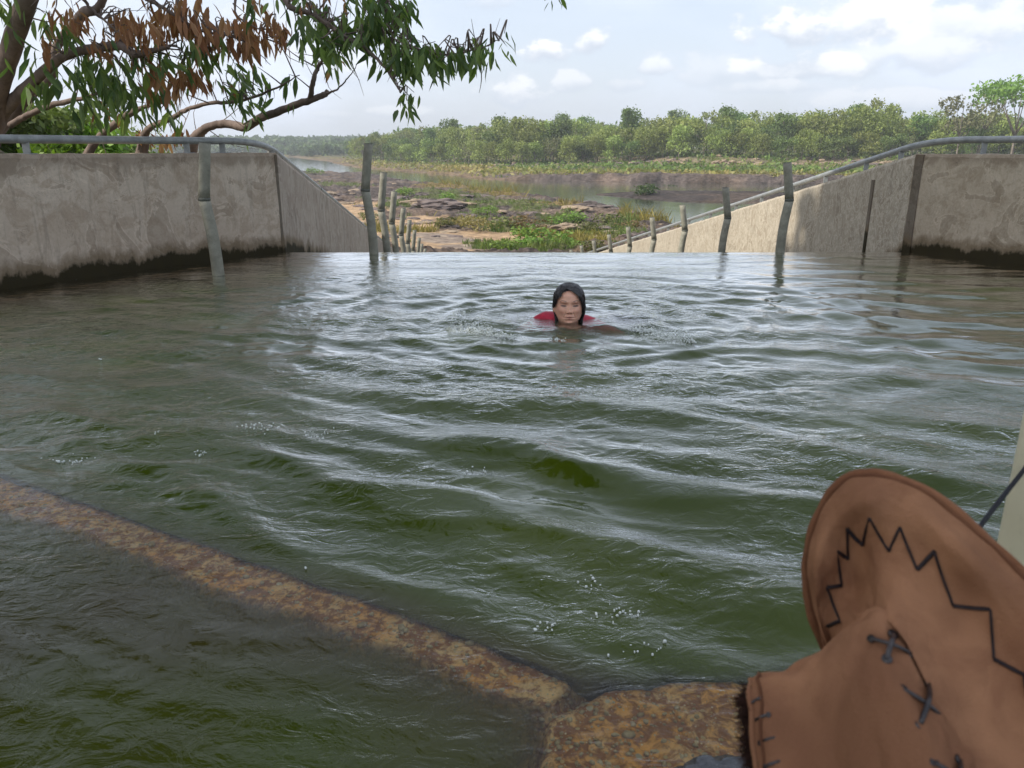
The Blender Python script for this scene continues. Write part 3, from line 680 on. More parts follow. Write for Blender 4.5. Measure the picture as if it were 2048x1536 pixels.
# base sheet reaching the horizon, and the river itself
g = 5200
obj('far_ground', mesh('far_ground', [(-g, -400, -5.3), (g, -400, -5.3), (g, g, -5.3), (-g, g, -5.3)], np.array([[0, 1, 2, 3]])), simple('far_ground_green', (.05, .075, .025), (.08, .10, .04), .05, .95, 0), kind='structure')
rv = np.array([atz(x, y, RZ)[:2] for x, y in [(-1500, 400), (700, 420), (1100, 470), (2500, 560), (2900, 340), (1560, 340), (900, 330), (700, 310.5), (-1500, 309)]])
bm = bmesh.new(); bm.faces.new([bm.verts.new((p[0], p[1], RZ)) for p in rv]); me = bpy.data.meshes.new('river'); bm.to_mesh(me); bm.free()
if me.polygons[0].normal.z < 0: me.flip_normals()
obj('river', me, M_river, kind='structure')
def tz(x, y): return float(terr(np.array([x]), np.array([y]))[0][0])

# ---- foliage materials
def mat_leaf(name, tint=(1, 1, 1), trans=.25, var=.35, rough=.55):
    m, t, o = mat(name); vc = vcol(t); oi = t.new('ShaderNodeObjectInfo').outputs['Random']
    c = t.mix(1., vc, tint, 'MULTIPLY')
    hs = t.new('ShaderNodeHueSaturation'); t.l.new(c, hs.inputs['Color']); t.put(hs.inputs['Hue'], t.math('ADD', t.math('MULTIPLY', oi, .035), .4825)); t.put(hs.inputs['Value'], t.math('ADD', t.math('MULTIPLY', oi, var), 1 - var / 2)); c = hs.outputs[0]
    d = t.new('ShaderNodeBsdfPrincipled'); t.l.new(c, d.inputs['Base Color']); d.inputs['Roughness'].default_value = rough; d.inputs['Specular IOR Level'].default_value = .3
    tr = t.new('ShaderNodeBsdfTranslucent'); t.l.new(t.mix(1., c, (1.1, 1.25, .6), 'MULTIPLY'), tr.inputs[0])
    mx = t.new('ShaderNodeMixShader'); mx.inputs[0].default_value = trans; t.l.new(d.outputs[0], mx.inputs[1]); t.l.new(tr.outputs[0], mx.inputs[2]); t.l.new(mx.outputs[0], o.inputs[0]); return m
M_leaf = mat_leaf('tree_foliage', var=.5); M_grass = mat_leaf('grass_blades', trans=.3); M_big = mat_leaf('broad_leaves', trans=.4, var=.0, rough=.42); M_dead = mat_leaf('dead_leaves', trans=.3, var=0, rough=.7)
M_bark = simple('pale_bark', (.16, .125, .10), (.30, .25, .20), 5, .85, .5, .01, stretch=(1, 1, .3))
def cards(C, size, col_, flat=.0):
    """one irregular quad per centre; returns V, F, colours"""
    n = len(C); size = np.broadcast_to(size, (n,)); a = rng.normal(size=(n, 3)); a /= np.linalg.norm(a, axis=1)[:, None]
    b = rng.normal(size=(n, 3)); b[:, 2] *= (1 - flat); b -= a * (a * b).sum(1)[:, None]; b /= np.linalg.norm(b, axis=1)[:, None]; c = np.cross(a, b)
    cc = np.stack([-b, -c * .55, b, c * .55], 1) * size[:, None, None] * rng.uniform(.7, 1.3, (n, 4, 1))
    V = (C[:, None] + cc).reshape(-1, 3); F = np.arange(n * 4).reshape(n, 4); return V, F, np.repeat(col_, 4, 0)
def crown_mesh(lobes, n, size, c1, c2, name='crown'):
    P = []; Cc = []
    for (x, y, z, rx, ry, rz, wgt) in lobes:
        k = int(n * wgt); d = rng.normal(size=(k, 3)); d /= np.linalg.norm(d, axis=1)[:, None]; r = rng.uniform(.55, 1.05, k) ** .8
        r *= 1 + .22 * np.sin(d[:, 0] * 5 + x) * np.cos(d[:, 1] * 6 + z) + .15 * rng.normal(size=k)
        q = d * r[:, None] * np.array([rx, ry, rz]) + np.array([x, y, z]); P.append(q)
        mixv = np.clip(rng.normal(.5, .25, k) , 0, 1)[:, None]; tone = rng.uniform(.82, 1.18)
        Cc.append((np.array(c1) * (1 - mixv) + np.array(c2) * mixv) * tone)
    P = np.concatenate(P); Cc = np.concatenate(Cc); V, F, cc = cards(P, rng.uniform(.6, 1.3, len(P)) * size, Cc); return mesh(name, V, F, False, cols=cc)
def far_tree(h, wd, kind, c1, c2, n=2000, size=.25):
    root = empty('riverside_tree')
    mb = MB(); nl = {'round': 9, 'tall': 10, 'flat': 8, 'airy': 8}[kind]; lobes = []
    top = np.array([rng.uniform(-.3, .3), rng.uniform(-.3, .3), h * .8]); fork = np.array([top[0] * .4, top[1] * .4, h * .42])
    mb.tube([(0, 0, -.4), (fork[0] * .5, fork[1] * .5, h * .2), fork, top], [.16, .13, .10, .04], 7)
    for k in range(nl):
        a = rng.uniform(0, 6.28); rr = wd * .5 * math.sqrt(rng.random()) * .95; zz = h * rng.uniform(.30, .9)
        if kind == 'tall': rr *= .6; zz = h * rng.uniform(.30, .93)
        if kind == 'flat': zz = h * rng.uniform(.74, .9); rr *= 1.15
        if kind == 'airy': zz = h * rng.uniform(.5, .95)
        c = np.array([math.cos(a) * rr, math.sin(a) * rr, zz]); q = wd * rng.uniform(.17, .30) * (.72 if kind == 'airy' else 1)
        lobes.append((*c, q, q, q * (.42 if kind == 'flat' else .75), 1 / nl)); f = fork * .5 + np.array([0, 0, fork[2] * rng.uniform(.2, .5)])
        mb.tube([f, (f + c) / 2 + rng.normal(size=3) * .2, c], [.075, .05, .02], 5)
    if kind != 'flat': lobes.append((0, 0, h * .72, wd * .33, wd * .33, h * .24, .16 if kind != 'airy' else .03))
    mb.build('trunk', M_bark, root, True)
    obj('crown', crown_mesh(lobes, n, size, c1, c2), M_leaf, root); return root
G1 = ((.17, .205, .05), (.30, .345, .09)); G2 = ((.10, .155, .045), (.19, .26, .075)); G3 = ((.20, .245, .06), (.33, .38, .11)); G4 = ((.17, .18, .08), (.25, .25, .13))
protos = [(far_tree(9.5, 8.5, 'round', *G1), 'broad mid green tree in the far bank forest across the river'), (far_tree(10.5, 6.0, 'tall', *G2), 'tall narrow dark green tree in the far bank forest across the river'),
          (far_tree(8.2, 8., 'round', *G3), 'yellowish green bushy tree in the far bank forest across the river'), (far_tree(9.8, 7, 'airy', *G1, n=950), 'open airy tree with visible limbs in the far bank forest'),
          (far_tree(7.5, 7., 'round', *G2), 'low dark green rounded tree in the far bank forest'), (far_tree(9., 6.5, 'tall', *G3), 'slim light green tree in the far bank forest across the river'), (far_tree(8.5, 7, 'airy', *G4, n=750), 'sparse greyish olive tree in the far bank forest')]
def rim_r(a):    # distance of the far shore in direction a
    q = sorted([(math.atan2(p[0], p[1]), math.hypot(*p)) for p in far_line]); return float(np.interp(a, *zip(*q)))
trees = []; LASTK = [0]
def pick_kind(): LASTK[0] = int(rng.choice(7, p=[.24, .14, .2, .12, .13, .12, .05])); return LASTK[0]
KN = ['broad mid green tree', 'tall narrow dark tree', 'yellowish bushy tree', 'airy tree with limbs showing', 'low dark rounded tree', 'slim light green tree', 'sparse greyish olive tree']
MARK = [(745, 'tallest left post'), (793, 'third left post'), (838, 'sixth left post'), (900, 'sand flat'), (1010, 'low green shrubs'), (1095, 'swimmer left shoulder'), (1140, 'swimmer head'), (1178, 'eighth right post'), (1211, 'sixth right post'), (1248, 'fifth right post'), (1296, 'fourth right post'), (1357, 'third right post'), (1441, 'second right post'), (1500, 'handrail lower half'), (1560, 'first right post'), (1640, 'handrail middle'), (1716, 'thin wall seam'), (1770, 'handrail upper half'), (1828, 'right wall corner'), (1900, 'handrail bend'), (1965, 'last rail bracket'), (2030, 'right picture edge')]
def mark(x, y, z=-2.): px = float(proj(np.array([x, y, z]))[0]); return min(MARK, key=lambda m_: abs(m_[0] - px))[1]
def plant(x, y, pi, sc_, **k):
    o = copy_tree(protos[pi][0]); o.location = (x, y, tz(x, y) - .7); s = sc_ * 1.1; o.scale = (s * rng.uniform(.9, 1.12), s * rng.uniform(.9, 1.12), s * rng.uniform(.92, 1.1)); o.rotation_euler.z = rng.uniform(0, 6.28)
    put(o, k.get('label', protos[pi][1]), 'tree', k.get('group', 'trees of the far bank forest')); trees.append(o); return o
rows = [(60, 3.6, 'front row'), (67, 4.2, 'second row'), (77, 5.0, 'third row'), (91, 6.3, 'fourth row'), (110, 8., 'fifth row'), (135, 10., 'rearmost row')]
for (off, sp_, nn) in rows:
    a = R(-10.5)
    while a < R(36):
        r0 = rim_r(a) ; r = r0 + off * (1 + .0) + rng.uniform(-4, 4)
        if a < R(-2): r = r0 * 1.0 + off * 1.0 + rng.uniform(-4, 6)
        x, y = math.sin(a) * r, math.cos(a) * r
        if rng.random() < .93: (lambda kd: plant(x, y, kd, rng.uniform(.88, 1.18) * (.80 + .20 * min(1, off / 75)) * (.74 if off < 64 else 1), label=f'{KN[kd]}, {nn} of far forest, above the {mark(x, y)}'))(pick_kind())
        a += sp_ / r * rng.uniform(.8, 1.25)
# the ones that stand out against the sky
for (px, py, pi, w_, lab) in [(1004, 232, 1, 1.25, 'tall tree standing above the forest line at the left end of the right bank wood'), (972, 240, 3, 1.05, 'second tall airy tree left of the tallest one on the left forest skyline'), (1750, 205, 3, 1.2, 'tall open topped tree rising alone above the right forest skyline'),
                             (1570, 226, 3, 1.15, 'airy tree breaking the skyline above the first right post'), (1445, 234, 0, 1.05, 'rounded green tree a little taller than its neighbours on the central skyline'), (1930, 208, 6, 1.2, 'thin olive tree on the skyline behind the right handrail'), (1975, 200, 6, 1.3, 'bare twiggy grey tree beside the flat bright green one at far right')]:
    a = azel(px, py)[0]; r = rim_r(a) + (58 if px > 1800 else 76); x, y = math.sin(a) * r, math.cos(a) * r; hh = (.95 + (297.5 - py) / FPX * r * 1.0) - tz(x, y)
    hp = [9.5, 10.5, 8.2, 9.8, 7.5, 9, 8.5][pi] * .98; o = plant(x, y, pi, hh / hp, label=lab, group=None); o.scale = (hh / hp * .85,) * 2 + (hh / hp,)
    if 'group' in o: del o['group']
fl = far_tree(10.5, 11, 'flat', (.12, .20, .03), (.19, .28, .05), n=1700); a = azel(2040, 215)[0]; r = rim_r(a) + 48; x, y = math.sin(a) * r, math.cos(a) * r; fl.location = (x, y, tz(x, y)); k_ = ((.95 + (297.5 - 198) / FPX * r) - tz(x, y)) / 9.8; fl.scale = (k_,) * 3
put(fl, 'bright green flat topped tree at the far right edge above the handrail', 'tree')
byl = {}
for o in trees: byl.setdefault(o['label'], []).append(o)
for l_, os_ in byl.items():
    if len(os_) > 1 and 'group' in os_[0]:
        os_.sort(key=lambda q: float(proj(np.array([q.location.x, q.location.y, -2.]))[0]))
        for n_, q in enumerate(os_): q['label'] = l_.replace(' of far forest', '') + (', ' + ['leftmost', 'second', 'third', 'fourth', 'fifth'][min(n_, 4)])
# far wood on the hazy hills, one mass
P = []; Cc = []
def band(a0, a1, r0, r1, n, hmin, hmax, c1, c2, sz, under=False):
    for k in range(n):
        a = R(rng.uniform(a0, a1)); r = r0 + (r1 - r0) * rng.random() ** .8; x, y = math.sin(a) * r, math.cos(a) * r
        if float(sdf(river_poly, np.array([x]), np.array([y]))[0]) < 4: continue
        h = rng.uniform(hmin, hmax); z = tz(x, y); q = h * rng.uniform(.28, .45); m_ = int(34)
        d = rng.normal(size=(m_, 3)); d /= np.linalg.norm(d, axis=1)[:, None]; p = d * np.array([q, q, h * .42]) * rng.uniform(.5, 1.05, (m_, 1)) + np.array([x, y, z + h * .55]); P.append(np.c_[p, np.full(m_, sz * rng.uniform(.8, 1.2))])
        f = rng.random(); Cc.append(np.tile((np.array(c1) * (1 - f) + np.array(c2) * f) * rng.uniform(.8, 1.15), (m_, 1)))
band(-34, -6, 480, 620, 1000, 5, 8, (.06, .10, .03), (.11, .15, .05), 1.7); band(-36, -4, 640, 900, 1000, 6, 10, (.06, .10, .03), (.10, .15, .05), 2.5); band(-11.5, -6, 420, 480, 160, 5, 9, (.08, .12, .03), (.12, .17, .05), 1.3)
band(-8, 38, 330, 420, 900, 9, 13, *G2, 1.3)
P = np.concatenate(P); Cc = np.concatenate(Cc); V, F, cc = cards(P[:, :3], P[:, 3], Cc)
obj('distant_wood', mesh('distant_wood', V, F, cols=cc), M_leaf, kind='stuff', label='hazy blue green wood on the low hills far upriver', cat='wood')

# the dark tangle of saplings at the foot of the forest
def keep_u(X, Y, z, s, far): return far & (s > 55) & (s < 92) & (rng.random(len(X)) < .9)
# ---- scrub and grass
def scatter(n, rng_r, rng_a, fn, name, label, cat, msh):
    a = rng.uniform(R(rng_a[0]), R(rng_a[1]), n); u = rng.random(n); r = 1 / (1 / rng_r[1] + u * (1 / rng_r[0] - 1 / rng_r[1])); X = np.sin(a) * r; Y = np.cos(a) * r
    z, s, far, _ = terr(X, Y); keep = fn(X, Y, z, s, far); return X[keep], Y[keep], z[keep], s[keep]
def keep_far(X, Y, z, s, far): g, d = cover(X, Y, s, far, z); return far & (s > .8) & (s < 74) & (rng.random(len(X)) < g)
X, Y, z, s = scatter(42000, (95, 420), (-12, 36), keep_far, '', '', '', None)
_, d = cover(X, Y, s, np.ones(len(X), bool), z); f = np.clip(d + rng.normal(0, .2, len(X)), 0, 1)[:, None]
c = (np.array([.15, .215, .05]) * (1 - f) + np.array([.33, .26, .10]) * f) * rng.uniform(.65, 1.25, (len(X), 1)); hgt = rng.uniform(.15, .6, len(X)) * (1 + .6 * (s > 40))
V, F, cc = cards(np.stack([X, Y, z + hgt * .6], 1), rng.uniform(.22, .5, len(X)) * (1 + np.hypot(X, Y) / 700), c); obj('bank_scrub', mesh('bank_scrub', V, F, cols=cc), M_grass, kind='stuff', label='low green and ochre scrub covering the far river bank', cat='scrub')
X, Y, z, s = scatter(60000, (120, 420), (-12, 36), keep_u, '', '', '', None); hgt = rng.random(len(X)) ** 1.3 * (1.2 + 1.6 * (fbm(X * .12, Y * .12, 3, 44) + .4)).clip(.5, 3.2); f = rng.random((len(X), 1))
c = (np.array([.10, .14, .035]) * (1 - f) + np.array([.20, .25, .07]) * f) * (.8 + .5 * fbm(X * .1, Y * .1, 2, 45))[:, None].clip(.5, 1.4)
V, F, cc = cards(np.stack([X, Y, z + hgt], 1), rng.uniform(.22, .42, len(X)), c); obj('forest_undergrowth', mesh('forest_undergrowth', V, F, cols=cc), M_leaf, kind='stuff', label='tangle of saplings filling the foot of the far forest', cat='undergrowth')
def tufts(X, Y, z, col_, h, wdt, nb=5):
    n = len(X); n_ = n * nb; x = np.repeat(X, nb) + rng.normal(0, 1, n_) * np.repeat(wdt, nb) * .5; y = np.repeat(Y, nb) + rng.normal(0, 1, n_) * np.repeat(wdt, nb) * .5; zz = np.repeat(z, nb); hh = np.repeat(h, nb) * rng.uniform(.5, 1.2, n_)
    a = rng.uniform(0, 6.28, n_); w2 = .018 + np.repeat(wdt, nb) * .07; lean = rng.normal(0, .35, (n_, 2)) * hh[:, None]; bx, by = np.cos(a) * w2, np.sin(a) * w2
    V = np.stack([np.stack([x - bx, y - by, zz - .03], 1), np.stack([x + bx, y + by, zz - .03], 1), np.stack([x + bx * .7 + lean[:, 0] * .5, y + by * .7 + lean[:, 1] * .5, zz + hh * .6], 1), np.stack([x + lean[:, 0], y + lean[:, 1], zz + hh], 1)], 1).reshape(-1, 3)
    return V, np.arange(n_ * 4).reshape(-1, 4), np.repeat(np.repeat(col_, nb, 0) * rng.uniform(.75, 1.2, (n_, 1)), 4, 0)
def keep_near(X, Y, z, s, far): g, d = cover(X, Y, s, far, z); return ~far & (s > .3) & (rng.random(len(X)) < g * .65) & ((Y > 29) | (X < xl(Y) - .8) | (X > xr(Y) + .8))
X, Y, z, s = scatter(52000, (27, 150), (-16, 26), keep_near, '', '', '', None); _, d = cover(X, Y, s, np.zeros(len(X), bool), z)
f = np.clip(d + rng.normal(0, .18, len(X)), 0, 1)[:, None]; c = (np.array([.135, .175, .045]) * (1 - f) + np.array([.26, .19, .06]) * f) * rng.uniform(.6, 1.2, (len(X), 1))
V, F, cc = tufts(X, Y, z, c, rng.uniform(.12, .34, len(X)) * (1 + f[:, 0] * .5) * (1 + 1.2 * (s < 5)), rng.uniform(.10, .28, len(X)), 5); obj('riverbed_grass', mesh('riverbed_grass', V, F, cols=cc), M_grass, kind='stuff', label='green and straw coloured grass between the riverbed rocks', cat='grass')
# shrubs of the riverbed, each its own thing
def shrub_proto(c1, c2, n=420, h=1.):
    lobes = [(rng.uniform(-.5, .5), rng.uniform(-.4, .4), h * rng.uniform(.25, .6), .42, .42, .33 * h, .25) for _ in range(4)]; root = empty('shrub'); obj('foliage', crown_mesh(lobes, n, .075, c1, c2, 'foliage'), M_leaf, root)
    mb = MB()
    for l in lobes: mb.tube([(0, 0, -.1), (l[0] * .4, l[1] * .4, .15), l[:3]], [.03, .022, .01], 5)
    mb.build('stems', M_bark, root); return root
SP = [shrub_proto((.11, .18, .03), (.21, .30, .06)), shrub_proto((.12, .15, .04), (.20, .19, .07), 330), shrub_proto((.20, .15, .06), (.27, .21, .09), 260), shrub_proto((.04, .07, .02), (.08, .12, .03), 500)]
SH = [(1000, 501, 0, 1.1, 'bright green leafy shrub just beyond the brink, left of the swimmer'), (1040, 498, 0, 1.4, 'low bright green shrub beyond the brink directly behind the swimmer'), (1085, 494, 0, 1.8, 'spreading green shrub beyond the brink, between swimmer and eighth right post'), (1140, 493, 0, 1.3, 'small green shrub at the right end of the low green clump past the brink'), (1135, 436, 0, 1.7, 'round green bush among dark rocks above the right post row'),
      (1290, 392, 3, 2.6, 'dark green bush standing on the small river island'), (968, 436, 0, 1.3, 'vivid green bush in the middle of the rocky shore'), (893, 405, 0, 1.6, 'green bush by the shore above the third left post'), (805, 393, 0, 1.6, 'green bush to the right of the tallest left post'), (632, 352, 0, 2.4, 'small green bush by the water next to the left handrail'),
      (960, 462, 2, 1.7, 'dry brown twiggy bush on the sand, left of centre'), (1010, 455, 1, 1.8, 'wide olive scrub bush behind the sand flat'), (1060, 462, 2, 1.7, 'brown scrub bush to the right of the sand flat'), (880, 452, 1, 1.3, 'olive tuft bush on the sand beside the left posts'), (915, 448, 2, 1.1, 'small straw coloured bush on the pale sand'), (1185, 462, 1, 1.5, 'olive bush just behind the far end of the right post row'),
      (1220, 445, 1, 1.8, 'olive green bush above the sixth right post'), (1260, 452, 2, 1.4, 'rusty dry bush touching the right handrail'), (1625, 333, 3, 2.2, 'rounded dark green bush alone on the far stony bank'), (1500, 335, 3, 1.4, 'small dark bush on the stony far bank left of the big one'), (745, 438, 1, 1.3, 'olive bush behind the tallest left post'), (1200, 497, 1, 1.2, 'scruffy bush hugging the lower end of the right chute wall'), (1340, 378, 3, 1.5, 'low creeping bush at the middle of the river island')]
for (px, py, k, s_, lab) in SH:
    q = atz(px, py, -3.75 if px < 1400 and py > 400 else (-4.1 if py > 345 else -2.6)); zt = tz(q[0], q[1]); q = atz(px, py, zt)
    if abs(tz(q[0], q[1]) - zt) > .4: q = atz(px, py, tz(q[0], q[1]))
    o = copy_tree(SP[k]); o.location = (q[0], q[1], tz(q[0], q[1]) - .05); o.scale = (s_ * 1.05, s_ * 1.05, s_ * .60); o.rotation_euler.z = rng.uniform(0, 6); put(o, lab, 'shrub', 'shrubs of the riverbed')
# bushes on the bank behind the left wall
for (px, Yb, wd, h_, c, lab) in [(60, 17, 3.4, 5.2, G2, 'dark green bush mass behind the leaning trunk at the left edge'), (135, 14, 2.2, 3.3, ((.12, .20, .02), (.21, .32, .04)), 'bright lime green bush above the left handrail'), (205, 19, 3.0, 4.1, G2, 'dark green bush to the right of the lime one behind the left wall'), (110, 11.5, 1.3, 1.5, ((.12, .20, .02), (.20, .30, .04)), 'low lime green bush showing under the left handrail'), (232, 27, 3., 3.6, G1, 'mid green bush on the slope behind the left wall, furthest to the right'), (-60, 13, 3.4, 4.5, G2, 'dark bush at the very left edge behind the wall')]:
    q = aty(px, 300, Yb); zb = tz(q[0], Yb); root = empty('bush', (q[0], Yb, zb)); top = aty(px, {60: 212, 135: 232, 205: 236, 110: 272, 232: 262, -60: 190}[px], Yb)[2] - zb; n_ = 7
    lobes = [(rng.uniform(-.35, .35) * wd, rng.uniform(-.3, .3) * wd, top * rng.uniform(.45, .80), wd * .3, wd * .3, top * .2, 1 / n_) for _ in range(n_)] + [(0, 0, top * .4, wd * .5, wd * .4, top * .4, .35)]
    obj('foliage', crown_mesh(lobes, 6500, .075, *c, 'foliage'), M_leaf, root); mb = MB()
    for l in lobes[:5]: mb.tube([(0, 0, -.5), (l[0] * .4, l[1] * .4, top * .2), l[:3]], [.06, .045, .02], 6)
    mb.build('stems', M_bark, root); put(root, lab, 'bush')
# boulders
def rock_me(seed, flat):
    bm = bmesh.new(); bmesh.ops.create_icosphere(bm, subdivisions=4, radius=1)
    for v in bm.verts:
        p = v.co; k = 1 + .35 * float(pn(p.x * 1.3 + seed, p.y * 1.3 + p.z, seed)) + .16 * float(pn(p.x * 3.1, p.z * 3.1 + p.y * 2, seed + 1)) + .05 * float(pn(p.x * 8, p.z * 9 + p.y * 7, seed + 2))
        v.co = p * k; v.co.z = (round(v.co.z * 5) / 5 * .6 + v.co.z * .4) * flat
    me = bpy.data.meshes.new('boulder'); bm.to_mesh(me); bm.free(); return me
M_rock = simple('purple_grey_rock', (.115, .090, .085), (.22, .175, .155), 1.5, .9, .7, .06, .25); M_rock2 = simple('tan_rock', (.26, .195, .135), (.38, .29, .20), 1.5, .9, .7, .06, .25)
rme = [rock_me(k, .45 if k < 4 else .7) for k in range(6)]
for k in range(6): rme[k].materials.append(M_rock if k not in (2, 5) else M_rock2)
RK = [(880, 412, 3, 'long dark overhanging boulder on the pale rock shelf, right of the left posts'), (835, 410, 2.2, 'rounded brownish boulder left of the long dark one'), (920, 414, 2., 'dark pointed boulder at the right end of the long one'), (930, 436, 1.3, 'flat layered rock slab on the sand'), (985, 444, 1.0, 'small dark rock beside the flat slab'), (1135, 458, 1.4, 'round dark boulder half wrapped in scrub, right of centre')]
for (px, py, s_, lab) in RK:
    q = atz(px, py, -3.7); z_ = tz(q[0], q[1]); q = atz(px, py, z_); o = obj('boulder', rme[0 if s_ > 2.5 else int(rng.integers(0, 4))], None, None, label=lab, cat='rock'); o.location = (q[0], q[1], z_ + .1); o.scale = (s_ * .75, s_ * .5, s_ * .38); o.rotation_euler.z = rng.uniform(-.5, .5)
USED = set()
for k in range(150):
    px, py = rng.uniform(620, 1350), rng.uniform(350, 488); 
    if rng.random() < .25: py = rng.uniform(350, 400)
    q = atz(px, py, -3.8); x, y = q[0], q[1]; zz, s1, f1, _ = terr(np.array([x]), np.array([y]))
    if s1[0] < 1 or f1[0]: continue
    for _t in range(60):
        lab_ = f"{rng.choice(['small', 'broad', 'jagged', 'smooth', 'cracked', 'squat', 'angular', 'rounded'])} {rng.choice(['low', 'tilted', 'layered', 'worn', 'pitted', 'flat'])} riverbed rock seen beyond the {mark(x, y, -3.8)}"
        if lab_ not in USED: break
    USED.add(lab_)
    o = obj('riverbed_rock', rme[int(rng.choice(6))], None, None, label=lab_, cat='rock', group='rocks scattered over the riverbed'); u = rng.uniform(.14, .5) * (1 + .7 * (y > 60)); o.location = (x, y, float(zz[0])); o.scale = (u * 1.5, u, u * .5); o.rotation_euler.z = rng.uniform(0, 6)
for k in range(200):   # riprap on the far bank
    a = R(rng.uniform(-3, 36)); r = rim_r(a) + rng.uniform(40, 62); x, y = math.sin(a) * r, math.cos(a) * r
    if fbm(np.array([x * .07]), np.array([y * .09]), 3, 28)[0] < -.15: continue
    for _t in range(60):
        lab_ = f"{rng.choice(['small', 'broad', 'jagged', 'blocky', 'cracked', 'squat', 'angular', 'rounded'])} {rng.choice(['pale', 'tan', 'dusty', 'leaning', 'flat', 'pitted'])} riprap stone below the far forest, above the {mark(x, y)}"
        if lab_ not in USED: break
    USED.add(lab_)
    o = obj('riprap_stone', rme[int(rng.choice(6, p=[.1, .1, .3, .1, .1, .3]))], None, None, label=lab_, cat='rock', group='riprap stones of the far bank'); u = rng.uniform(.35, .8); o.location = (x, y, tz(x, y) + .1); o.scale = (u * 1.2, u, u * .9); o.rotation_euler = (0, 0, rng.uniform(0, 6))
# the air
def haze():
    mb = MB(); x, y0, y1, z0, z1 = 1500, -60, 1750, -6.5, 42; mb.box((0, (y0 + y1) / 2, (z0 + z1) / 2), (2 * x, y1 - y0, z1 - z0))
    m = bpy.data.materials.new('haze_air'); m.use_nodes = True; t = NT(m.node_tree); t.n.clear(); o = t.new('ShaderNodeOutputMaterial'); v = t.new('ShaderNodeVolumePrincipled')
    v.inputs['Color'].default_value = (.93, .97, 1, 1); v.inputs['Density'].default_value = .00055; v.inputs['Anisotropy'].default_value = .2; t.l.new(v.outputs[0], o.inputs['Volume']); mb.build('haze', m, None, kind='stuff')
HAZE = True
if HAZE: haze()
for pr_, _ in protos:
    for ch in list(pr_.children): bpy.data.objects.remove(ch)
    bpy.data.objects.remove(pr_)
for pr_ in SP:
    for ch in list(pr_.children): bpy.data.objects.remove(ch)
    bpy.data.objects.remove(pr_)

# ================================================================ THE LEANING TREE BEHIND THE LEFT WALL
tr_root = empty('overhanging_tree', tuple(aty(10, 300, 7.6)), label='leaning tree behind the left wall with green and dead brown leaves over the pool', cat='tree')
def bark_part(name, pts, radii, seg=12):
    """pts: (px, py, Y)"""
    P_ = np.array([aty(x, y, d) for x, y, d in pts]); n = max(6, len(pts) * 6); S = smooth_line(P_, n); r = np.interp(np.linspace(0, 1, n), np.linspace(0, 1, len(radii)), radii)
    S = S + rng.normal(0, .0025, S.shape); mb = MB(); mb.tube(S, r * (1 + rng.normal(0, .03, n)), seg); bpart(tr_root, name, mb, M_bark2, True); return S
M_bark2 = simple('grey_brown_bark', (.115, .085, .07), (.24, .18, .15), 7, .85, .7, .015, .25, stretch=(1, 1, .35))
BR = []
def branch(pts, radii, name='branch', seg=9): S = bark_part(name, pts, radii, seg); BR.append(S); return S
gz = 7.4
branch([(-60, 420, 7.6), (-25, 300, 7.4), (-5, 190, 7.1), (22, 95, 6.8), (55, 0, 6.5), (110, -160, 6.2), (190, -420, 5.8), (200, -800, 5.0)], [.11, .095, .082, .078, .07, .065, .05, .03], 'trunk', 16)
branch([(-40, 330, 7.5), (0, 238, 7.3), (40, 188, 7.1), (111, 124, 6.9), (158, 103, 6.7), (237, 92, 6.6), (274, 108, 6.5), (340, 92, 6.4)], [.075, .06, .05, .04, .035, .035, .03, .012])
branch([(-30, 300, 7.8), (0, 253, 7.8), (53, 195, 7.7), (100, 153, 7.6), (113, 92, 7.5), (148, 50, 7.4), (171, 24, 7.3), (195, 18, 7.2), (216, -30, 7.1), (240, -140, 7.)], [.08, .07, .055, .045, .04, .042, .045, .035, .03, .02])
branch([(20, 250, 7.6), (60, 228, 7.5), (111, 208, 7.3), (174, 195, 7.2), (215, 178, 7.1)], [.03, .026, .024, .018, .006])
branch([(150, 360, 8.2), (182, 298, 8.1), (211, 264, 8.), (253, 232, 7.9), (285, 215, 7.8), (330, 205, 7.7)], [.05, .04, .035, .035, .02, .008])
branch([(270, 400, 8.4), (285, 300, 8.4), (292, 264, 8.2), (316, 248, 8.1), (343, 237, 8.), (374, 219, 7.9), (422, 206, 7.7), (475, 203, 7.5), (540, 182, 7.3), (600, 150, 7.2)], [.07, .06, .035, .028, .026, .02, .018, .015, .010, .004])
branch([(360, 400, 8.6), (385, 290, 8.5), (400, 266, 8.4), (422, 252, 8.3), (461, 248, 8.2), (490, 254, 8.1), (520, 237, 8.), (553, 225, 7.9), (597, 208, 7.8), (646, 191, 7.7), (656, 181, 7.7)], [.07, .06, .045, .04, .042, .045, .04, .038, .034, .028, .022])
branch([(620, 200, 7.75), (627, 160, 7.6), (636, 135, 7.6), (646, 117, 7.5)], [.026, .022, .018, .01])
branch([(650, 188, 7.7), (675, 178, 7.5), (700, 150, 7.4), (722, 120, 7.4)], [.012, .008, .005, .002])
branch([(450, -330, 6.4), (520, -90, 6.2), (570, 0, 6.), (591, 20, 5.9), (620, 27, 5.9), (650, 45, 5.8), (700, 80, 5.6), (740, 105, 5.5), (765, 130, 5.4), (790, 165, 5.35), (800, 185, 5.3)], [.05, .035, .022, .02, .018, .016, .013, .012, .009, .005, .002])
branch([(740, -160, 6.), (755, -30, 5.8), (770, 30, 5.7), (785, 80, 5.6), (780, 125, 5.5)], [.03, .02, .014, .01, .004])
branch([(770, 88, 5.6), (820, 96, 5.5), (880, 108, 5.4), (930, 105, 5.3), (970, 92, 5.2), (1000, 78, 5.2)], [.012, .010, .008, .006, .004, .002])
